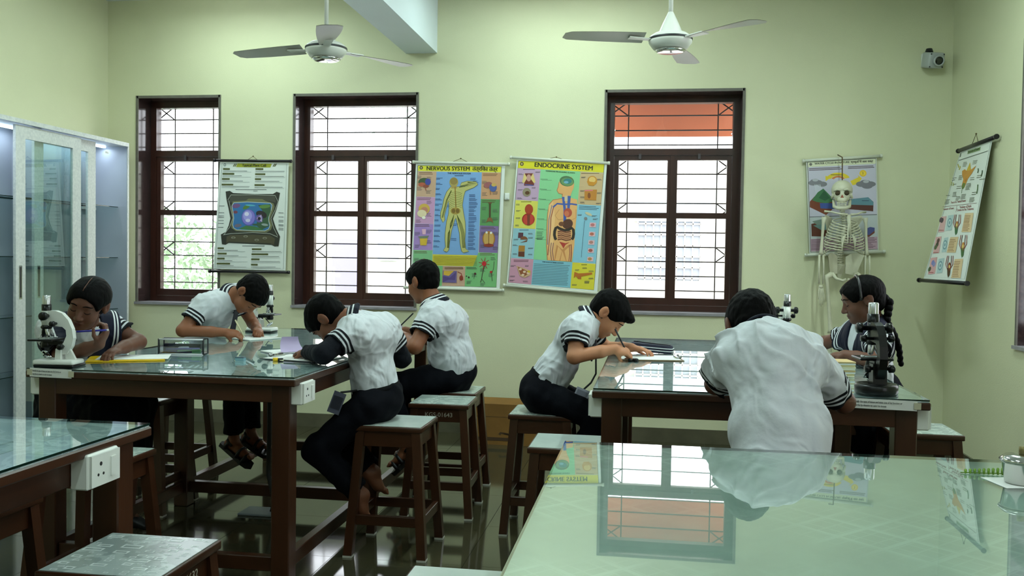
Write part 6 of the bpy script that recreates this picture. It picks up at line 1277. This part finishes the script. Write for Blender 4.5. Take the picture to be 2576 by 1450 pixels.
    if o.get('tie'):
        pth = [V3(p) for p in o['tie']]; wd = [.016, .022, .026, .03, .02]; vs = []
        sx = unit(o.get('tie_side', rt)); 
        for i, p in enumerate(pth): vs += [bl(p-sx*wd[min(i, 4)]), bl(p+sx*wd[min(i, 4)]), bl(p+sx*wd[min(i, 4)]+fr*.006), bl(p-sx*wd[min(i, 4)]+fr*.006)]
        MB().add(vs, [(4*i+a, 4*i+(a+1) % 4, 4*i+4+(a+1) % 4, 4*i+4+a) for i in range(len(pth)-1) for a in range(4)]+[(3, 2, 1, 0), tuple(len(vs)-4+k for k in range(4))]).build('tie', tie_m, body)
    if o.get('longsleeve'):
        for q in 'LR':
            K = Field(np.minimum(J['el'+q], J['wr'+q])-.2, np.maximum(J['el'+q], J['wr'+q])+.2, .006); sh, ax, e = ends[q]; K.cone(e-ax*.03, J['el'+q], .048, .044, .01); a2 = unit(J['wr'+q]-J['el'+q]); K.cone(J['el'+q], J['wr'+q], .044, .033, .02, None, (J['wr'+q]-a2*.012, a2)); K.ripple(.002, .05, 9); child('navy_sleeve', K, navy_sl, sm=1)
    # footwear
    for q in 'LR':
        an, to = J['an'+q], J['to'+q]; fd = unit(to-an); dn = V3((0, 0, -1.))-fd*(-fd[2]); dn = unit(dn); fw = to-an; sd = np.cross(fd, dn); st = o.get('shoe', 'sandal')
        if st == 'bare': continue
        if st == 'shoe':
            K = Field(np.minimum(an, to)-.1, np.maximum(an, to)+.1, .005); hl = an+dn*.028-fd*.022; K.cone(an+dn*.005, hl, .036, .033, .015); K.cone(hl, an+fw*.62+dn*.022, .033, .037, .015, (dn, .85)); K.cone(an+fw*.5+dn*.018, to+fd*.01, .037, .032, .012, (dn, .66)); K.clip(an-dn*.01, -dn); child('shoe', K, sandal_m, sm=1); continue
        ol = [(-.052, .0), (-.045, .026), (0, .03), (.05, .034), (.085, .040), (.115, .034), (.128, 0), (.115, -.034), (.085, -.040), (.05, -.034), (0, -.03), (-.045, -.026)]; k = np.linalg.norm(fw)/.10
        so = MB().prism(ol, lambda u, v, t: bl(an+fd*u*k+sd*v+dn*(.046+t)), 0, .024).build('sandal_sole', sandal_m, body)
        for u, h_, lift in ((-.01, .036, .0), (.055, .030, .0), (.09, .028, .01)):
            ap = [bl(an+fd*(u*k)+sd*.037*math.cos(a)+dn*(.05-(.060 if u < .02 else .056 if u < .07 else .046)*math.sin(a))) for a in [PI*i/12 for i in range(13)]]
            MB().tube(ap, .011, 6).build('sandal_strap', sandal_m, body)
        MB().tube([bl(an+fd*.02+sd*.036+dn*.01), bl(an-fd*.02+sd*.034-dn*.002), bl(an-fd*.042-dn*.004), bl(an-fd*.02-sd*.034-dn*.002), bl(an+fd*.02-sd*.036+dn*.01)], .0085, 6).build('heel_strap', sandal_m, body)
    return body, J, g, R, S
def id_card(label, top, card, n, par=None, w=.055, h=.085, strap=(22, 22, 26), rgb=(120, 124, 140), tilt=0):
    """plastic card pouch on a lanyard: top = where the ribbon starts, card = centre of the card, n = facing"""
    t = thing('identity_card', label, 'identity card', card); n = unit(n); x = unit(np.cross((0, 0, 1.), n)); z = np.cross(n, x); c = math.radians(tilt); x, z = x*math.cos(c)+z*math.sin(c), z*math.cos(c)-x*math.sin(c)
    q = lambda a, b, d: Vector(x*a+z*b+n*d)
    for nm, a, b, d0, d1, m in (('card_pouch', w/2, h/2, -.003, .003, mat('card_%d' % rgb[0], rgb, .25)), ('card_print', w*.4, h*.3, .003, .0036, mat('card_print_%d' % rgb[0], tuple(max(0, k-50) for k in rgb), .4))):
        MB().add([q(-a, -b, d0), q(a, -b, d0), q(a, b, d0), q(-a, b, d0), q(-a, -b, d1), q(a, -b, d1), q(a, b, d1), q(-a, b, d1)], [(0, 3, 2, 1), (4, 5, 6, 7), (0, 1, 5, 4), (1, 2, 6, 5), (2, 3, 7, 6), (3, 0, 4, 7)]).build(nm, m, t)
    pts = [Vector(V3(p)-V3(card)) for p in top]+[q(0, h/2, 0)]
    MB().tube(pts, .005, 6).build('lanyard', mat('lanyard_%d' % strap[0], strap, .6), t)
    return t
# ------------------------------------------------------------------ the seven pupils
s1 = skin('skin_warm_brown', (132, 80, 52)); s2 = skin('skin_brown', (118, 72, 50)); s3 = skin('skin_light_brown', (180, 122, 88)); s4 = skin('skin_deep_brown', (98, 60, 44))
Z_ = .0
BOY1 = dict(label='boy in white shirt bent low over a clipboard below the plant cell chart', skin=s1, f=(.36, -.16, -.92), up=(.94, -.1, .34), seed=11, hs=.97,
  J={'head': (-2.303, 5.02, 1.141), 'neck': (-2.43, 5.06, 1.115), 'chest': (-2.512, 5.07, 1.045), 'shR': (-2.527, 4.9, 1.077), 'shL': (-2.487, 5.22, 1.13), 'elR': (-2.60, 4.8, .936), 'wrR': (-2.371, 4.87, .926), 'elL': (-2.40, 5.28, .95), 'wrL': (-2.30, 5.13, .926), 'pelv': (-2.74, 5.13, .69),
     'hipR': (-2.70, 5.05, .67), 'hipL': (-2.70, 5.21, .67), 'knR': (-2.40, 5.02, .66), 'knL': (-2.36, 5.15, .65), 'anR': (-2.40, 5.03, .27), 'anL': (-2.35, 5.15, .29), 'toR': (-2.28, 5.0, .20), 'toL': (-2.235, 5.13, .235)},
  handR=((.92, .12, -.12), (.05, .62, -.75), -1, 62, 50), handL=((.35, -.85, -.1), (-.25, -.1, -.9), 1, 66, 40), shoe='sandal', tie=[(-2.40, 5.04, 1.06), (-2.395, 5.03, 1.02), (-2.40, 5.02, .97), (-2.41, 5.02, .93), (-2.41, 5.02, .915)])
person(BOY1)
pen('white-tipped pencil in the hand of the boy below the plant cell chart', (-2.275, 4.90, .892), (-2.325, 4.885, .995), (206, 196, 160), 'pencil')
BOY2 = dict(label='boy with long navy sleeves under his shirt, head down on his arm', skin=s2, f=(-.42, .12, -.9), up=(-.9, .02, .42), seed=21, hs=.97, hem=.05, longsleeve=True, shoe='bare', fold=.0036, cuff=.9,
  J={'head': (-1.49, 4.1, 1.072), 'neck': (-1.372, 4.12, 1.06), 'chest': (-1.306, 4.13, .985), 'shL': (-1.344, 4.0, 1.025), 'shR': (-1.255, 4.24, 1.03), 'elL': (-1.432, 3.88, .93), 'wrL': (-1.58, 4.06, .918), 'elR': (-1.20, 4.34, .87), 'wrR': (-1.44, 4.30, .918), 'pelv': (-1.262, 4.15, .695),
     'hipL': (-1.275, 4.06, .675), 'hipR': (-1.27, 4.23, .675), 'knL': (-1.50, 3.99, .475), 'knR': (-1.47, 4.24, .48), 'anL': (-1.30, 4.05, .262), 'anR': (-1.30, 4.22, .33), 'toL': (-1.275, 4.07, .165), 'toR': (-1.25, 4.25, .245)},
  handL=((-.72, .66, -.12), (.1, .1, -.95), 1, 36, 20), handR=((-.95, -.2, -.05), (0, .2, -.95), -1, 45, 30))
person(BOY2)
id_card('dark identity card hanging from the belt of the boy with long navy sleeves', [(-1.31, 4.06, .75)], (-1.40, 3.97, .70), (.25, -.95, .1), w=.056, h=.10, rgb=(74, 76, 96), tilt=-20)
BOY3 = dict(label='stout boy sitting upright below the nervous system chart, face turned away left', skin=s1, f=(-.80, .52, -.28), up=(-.18, .1, .97), seed=31, hs=1.03, bulk=1.15, belly=.02, hem=.055, fold=.0034,
  J={'head': (-1.305, 5.17, 1.225), 'neck': (-1.238, 5.15, 1.10), 'chest': (-1.165, 5.15, .995), 'shL': (-1.215, 4.99, 1.042), 'shR': (-1.145, 5.29, 1.01), 'elL': (-1.275, 4.88, .875), 'wrL': (-1.40, 5.05, .925), 'elR': (-1.296, 5.42, .86), 'wrR': (-1.46, 5.34, .925), 'pelv': (-1.125, 5.22, .695),
     'hipL': (-1.155, 5.13, .68), 'hipR': (-1.145, 5.30, .68), 'knL': (-1.48, 5.04, .615), 'knR': (-1.5, 5.28, .60), 'anL': (-1.34, 4.97, .30), 'anR': (-1.40, 5.28, .28), 'toL': (-1.43, 4.95, .21), 'toR': (-1.48, 5.26, .20)},
  handL=((-.85, .35, -.2), (.2, .35, -.9), 1, 50, 35), handR=((-.92, -.2, -.1), (.1, -.3, -.9), -1, 60, 45), shoe='sandal')
person(BOY3)
pen('black pen standing up in the hand of the boy below the nervous system chart', (-1.545, 5.33, .895), (-1.405, 5.31, 1.03), (22, 22, 26), 'pen')
BOY4 = dict(label='boy in profile leaning over with a black pen at the far right table', skin=s3, f=(.62, -.06, -.78), up=(.76, -.02, .62), seed=41, hs=.98, quiff=(0, .088, .078), thick=.013, hem=.06,
  J={'head': (-.212, 4.6, 1.099), 'neck': (-.302, 4.6, 1.06), 'chest': (-.362, 4.6, .99), 'shR': (-.345, 4.46, 1.035), 'shL': (-.33, 4.75, 1.02), 'elR': (-.358, 4.385, .90), 'wrR': (-.165, 4.45, .938), 'elL': (-.226, 4.82, .905), 'wrL': (-.092, 4.68, .925), 'pelv': (-.535, 4.59, .70),
     'hipR': (-.525, 4.51, .68), 'hipL': (-.525, 4.68, .68), 'knR': (-.235, 4.47, .60), 'knL': (-.225, 4.69, .59), 'anR': (-.38, 4.53, .30), 'anL': (-.35, 4.67, .29), 'toR': (-.28, 4.51, .215), 'toL': (-.25, 4.67, .21)},
  handR=((.88, .22, -.22), (-.05, .62, -.75), -1, 64, 50), handL=((.90, -.22, -.1), (-.15, 0, -.98), 1, 24, 15), shoe='shoe', tie=[(-.285, 4.6, 1.01), (-.27, 4.6, .97), (-.27, 4.6, .93), (-.285, 4.6, .88), (-.29, 4.6, .86)])
person(BOY4)
pen('black pen held upright by the boy in profile at the far right table', (-.095, 4.475, .893), (-.165, 4.45, 1.03), (20, 20, 30), 'pen')
id_card('grey identity card on a black lanyard hanging below the boy in profile', [(-.265, 4.585, .90), (-.262, 4.56, .80), (-.285, 4.55, .755)], (-.325, 4.49, .705), (.1, -.95, .3), w=.07, h=.055, rgb=(150, 152, 168), tilt=-22)
BOY5 = dict(label='boy in a creased white shirt seen from behind at the right table', skin=s4, f=(-.06, .80, -.60), up=(-.05, .55, .83), seed=51, hs=1.03, cres=.006, fold=.0062, foldwl=.12, belly=.022, sleeve=.74, colr=1.08, slr=.06, crease=.0095, cwl=.11, cdir=(.75, .1, .65), hem=.01, thick=.014, bulk=1.06,
  J={'head': (.340, 3.19, 1.140), 'neck': (.366, 3.065, 1.115), 'chest': (.385, 2.99, 1.06), 'shL': (.272, 3.03, 1.062), 'shR': (.495, 3.03, 1.062), 'elL': (.232, 3.28, .935), 'wrL': (.33, 3.52, .93), 'elR': (.650, 3.20, .90), 'wrR': (.56, 3.50, .93), 'pelv': (.41, 2.88, .72),
     'hipL': (.345, 2.92, .685), 'hipR': (.475, 2.92, .685), 'knL': (.36, 3.27, .63), 'knR': (.53, 3.27, .63), 'anL': (.37, 3.2, .26), 'anR': (.50, 3.2, .26), 'toL': (.365, 3.31, .22), 'toR': (.51, 3.31, .22)},
  handL=((.75, .5, -.05), (.2, .1, -.95), 1, 40, 30), handR=((-.6, .75, -.1), (-.1, .3, -.9), -1, 60, 45), shoe='shoe')
person(BOY5)
G1 = dict(label='girl with parted hair holding a blue pen beside the white cabinet', girl=True, sailor=True, skirt=.40, skin=s4, f=(.17, -.93, -.30), up=(.30, -.24, .92), seed=61, hs=1.0, sleeve=.52, shoe='shoe', hem=.08,
  J={'head': (-2.503, 3.78, 1.134), 'neck': (-2.585, 3.86, 1.03), 'chest': (-2.626, 3.9, .965), 'shR': (-2.715, 3.82, 1.005), 'shL': (-2.53, 4.0, 1.015), 'elR': (-2.555, 3.66, .90), 'wrR': (-2.345, 3.62, .97), 'elL': (-2.40, 4.02, .945), 'wrL': (-2.40, 3.84, .925), 'pelv': (-2.72, 3.97, .70),
     'hipR': (-2.69, 3.89, .68), 'hipL': (-2.68, 4.04, .68), 'knR': (-2.42, 3.80, .64), 'knL': (-2.44, 4.06, .64), 'anR': (-2.46, 3.9, .16), 'anL': (-2.52, 4.13, .10), 'toR': (-2.38, 3.88, .08), 'toL': (-2.44, 4.13, .045)},
  handR=((.42, .05, .75), (-.75, -.1, .45), 1, 62, 40), handL=((.12, -.95, -.12), (0, -.12, -.98), -1, 30, 20))
person(G1)
pen('blue pen held up by the girl with parted hair', (-2.445, 3.575, 1.025), (-2.295, 3.60, 1.035), (40, 36, 150), 'pen', capc=(210, 214, 220))
G2 = dict(label='girl with a braid and black hairband beside the black microscope', girl=True, sailor=True, skirt=.36, skin=s4, f=(-.955, .0, -.30), up=(-.26, .02, .96), seed=71, hs=.98, sleeve=.58, shoe='shoe', hem=.08,
  J={'head': (1.04, 4.74, 1.19), 'neck': (1.085, 4.77, 1.07), 'chest': (1.108, 4.81, .985), 'shL': (1.092, 4.66, 1.01), 'shR': (1.05, 4.93, 1.005), 'elL': (1.06, 4.45, .91), 'wrL': (.93, 4.58, .93), 'elR': (.93, 5.08, .945), 'wrR': (.76, 5.10, .935), 'pelv': (1.14, 4.93, .70),
     'hipL': (1.12, 4.85, .68), 'hipR': (1.13, 5.02, .68), 'knL': (.82, 4.82, .63), 'knR': (.83, 5.01, .63), 'anL': (.91, 4.84, .30), 'anR': (.92, 5.01, .29), 'toL': (.81, 4.82, .22), 'toR': (.82, 5.01, .21)},
  handL=((-.7, .5, -.1), (.1, .2, -.95), 1, 40, 30), handR=((-.95, -.1, -.05), (0, 0, -1), -1, 30, 20))
b2, J2, g2, R2, S2 = person(G2)
og = V3((J2['pelv'][0], J2['pelv'][1], 0)); BL = lambda p: Vector(V3(p)-og)
path = [g2(-.0, -.095, -.01), g2(.0, -.12, -.05), V3((1.15, 4.72, 1.085)), V3((1.182, 4.71, 1.03)), V3((1.212, 4.72, .96)), V3((1.225, 4.73, .88))]
br = MB(); NB = 26
for k in range(NB):
    cl_ = np.cumsum([0]+[np.linalg.norm(path[a+1]-path[a]) for a in range(len(path)-1)]); dd_ = cl_[-1]*k/(NB-1); i = min(int(np.searchsorted(cl_, dd_, 'right'))-1, len(path)-2); p = path[i]+(path[i+1]-path[i])*((dd_-cl_[i])/(cl_[i+1]-cl_[i])); r_ = .024-.009*k/NB; q = (-1)**k
    br.ball(BL(p+V3((0, .006*q, 0))), (r_*.9, r_*1.1, r_), nu=10, nv=7)
br.build('braid', hair_m, b2)
MB().tube([BL(g2(x, y, z)) for x, y, z in [(.0905*math.cos(a), .026-.03*math.sin(a), .006+.122*math.sin(a)) for a in [PI*i/20 for i in range(21)]]], .0065, 8).build('hairband', mat('black_hairband', (14, 14, 16), .25), b2)
MB().lathe([(.0095, -.0016), (.0108, 0), (.0095, .0016), (.0082, 0), (.0095, -.0016)], 18, o=BL(g2(-.082, -.012, -.044)), R=Matrix([list(r) for r in np.stack([R2[:, 1], R2[:, 2], R2[:, 0]], 1)])).build('earring', chrome, b2)
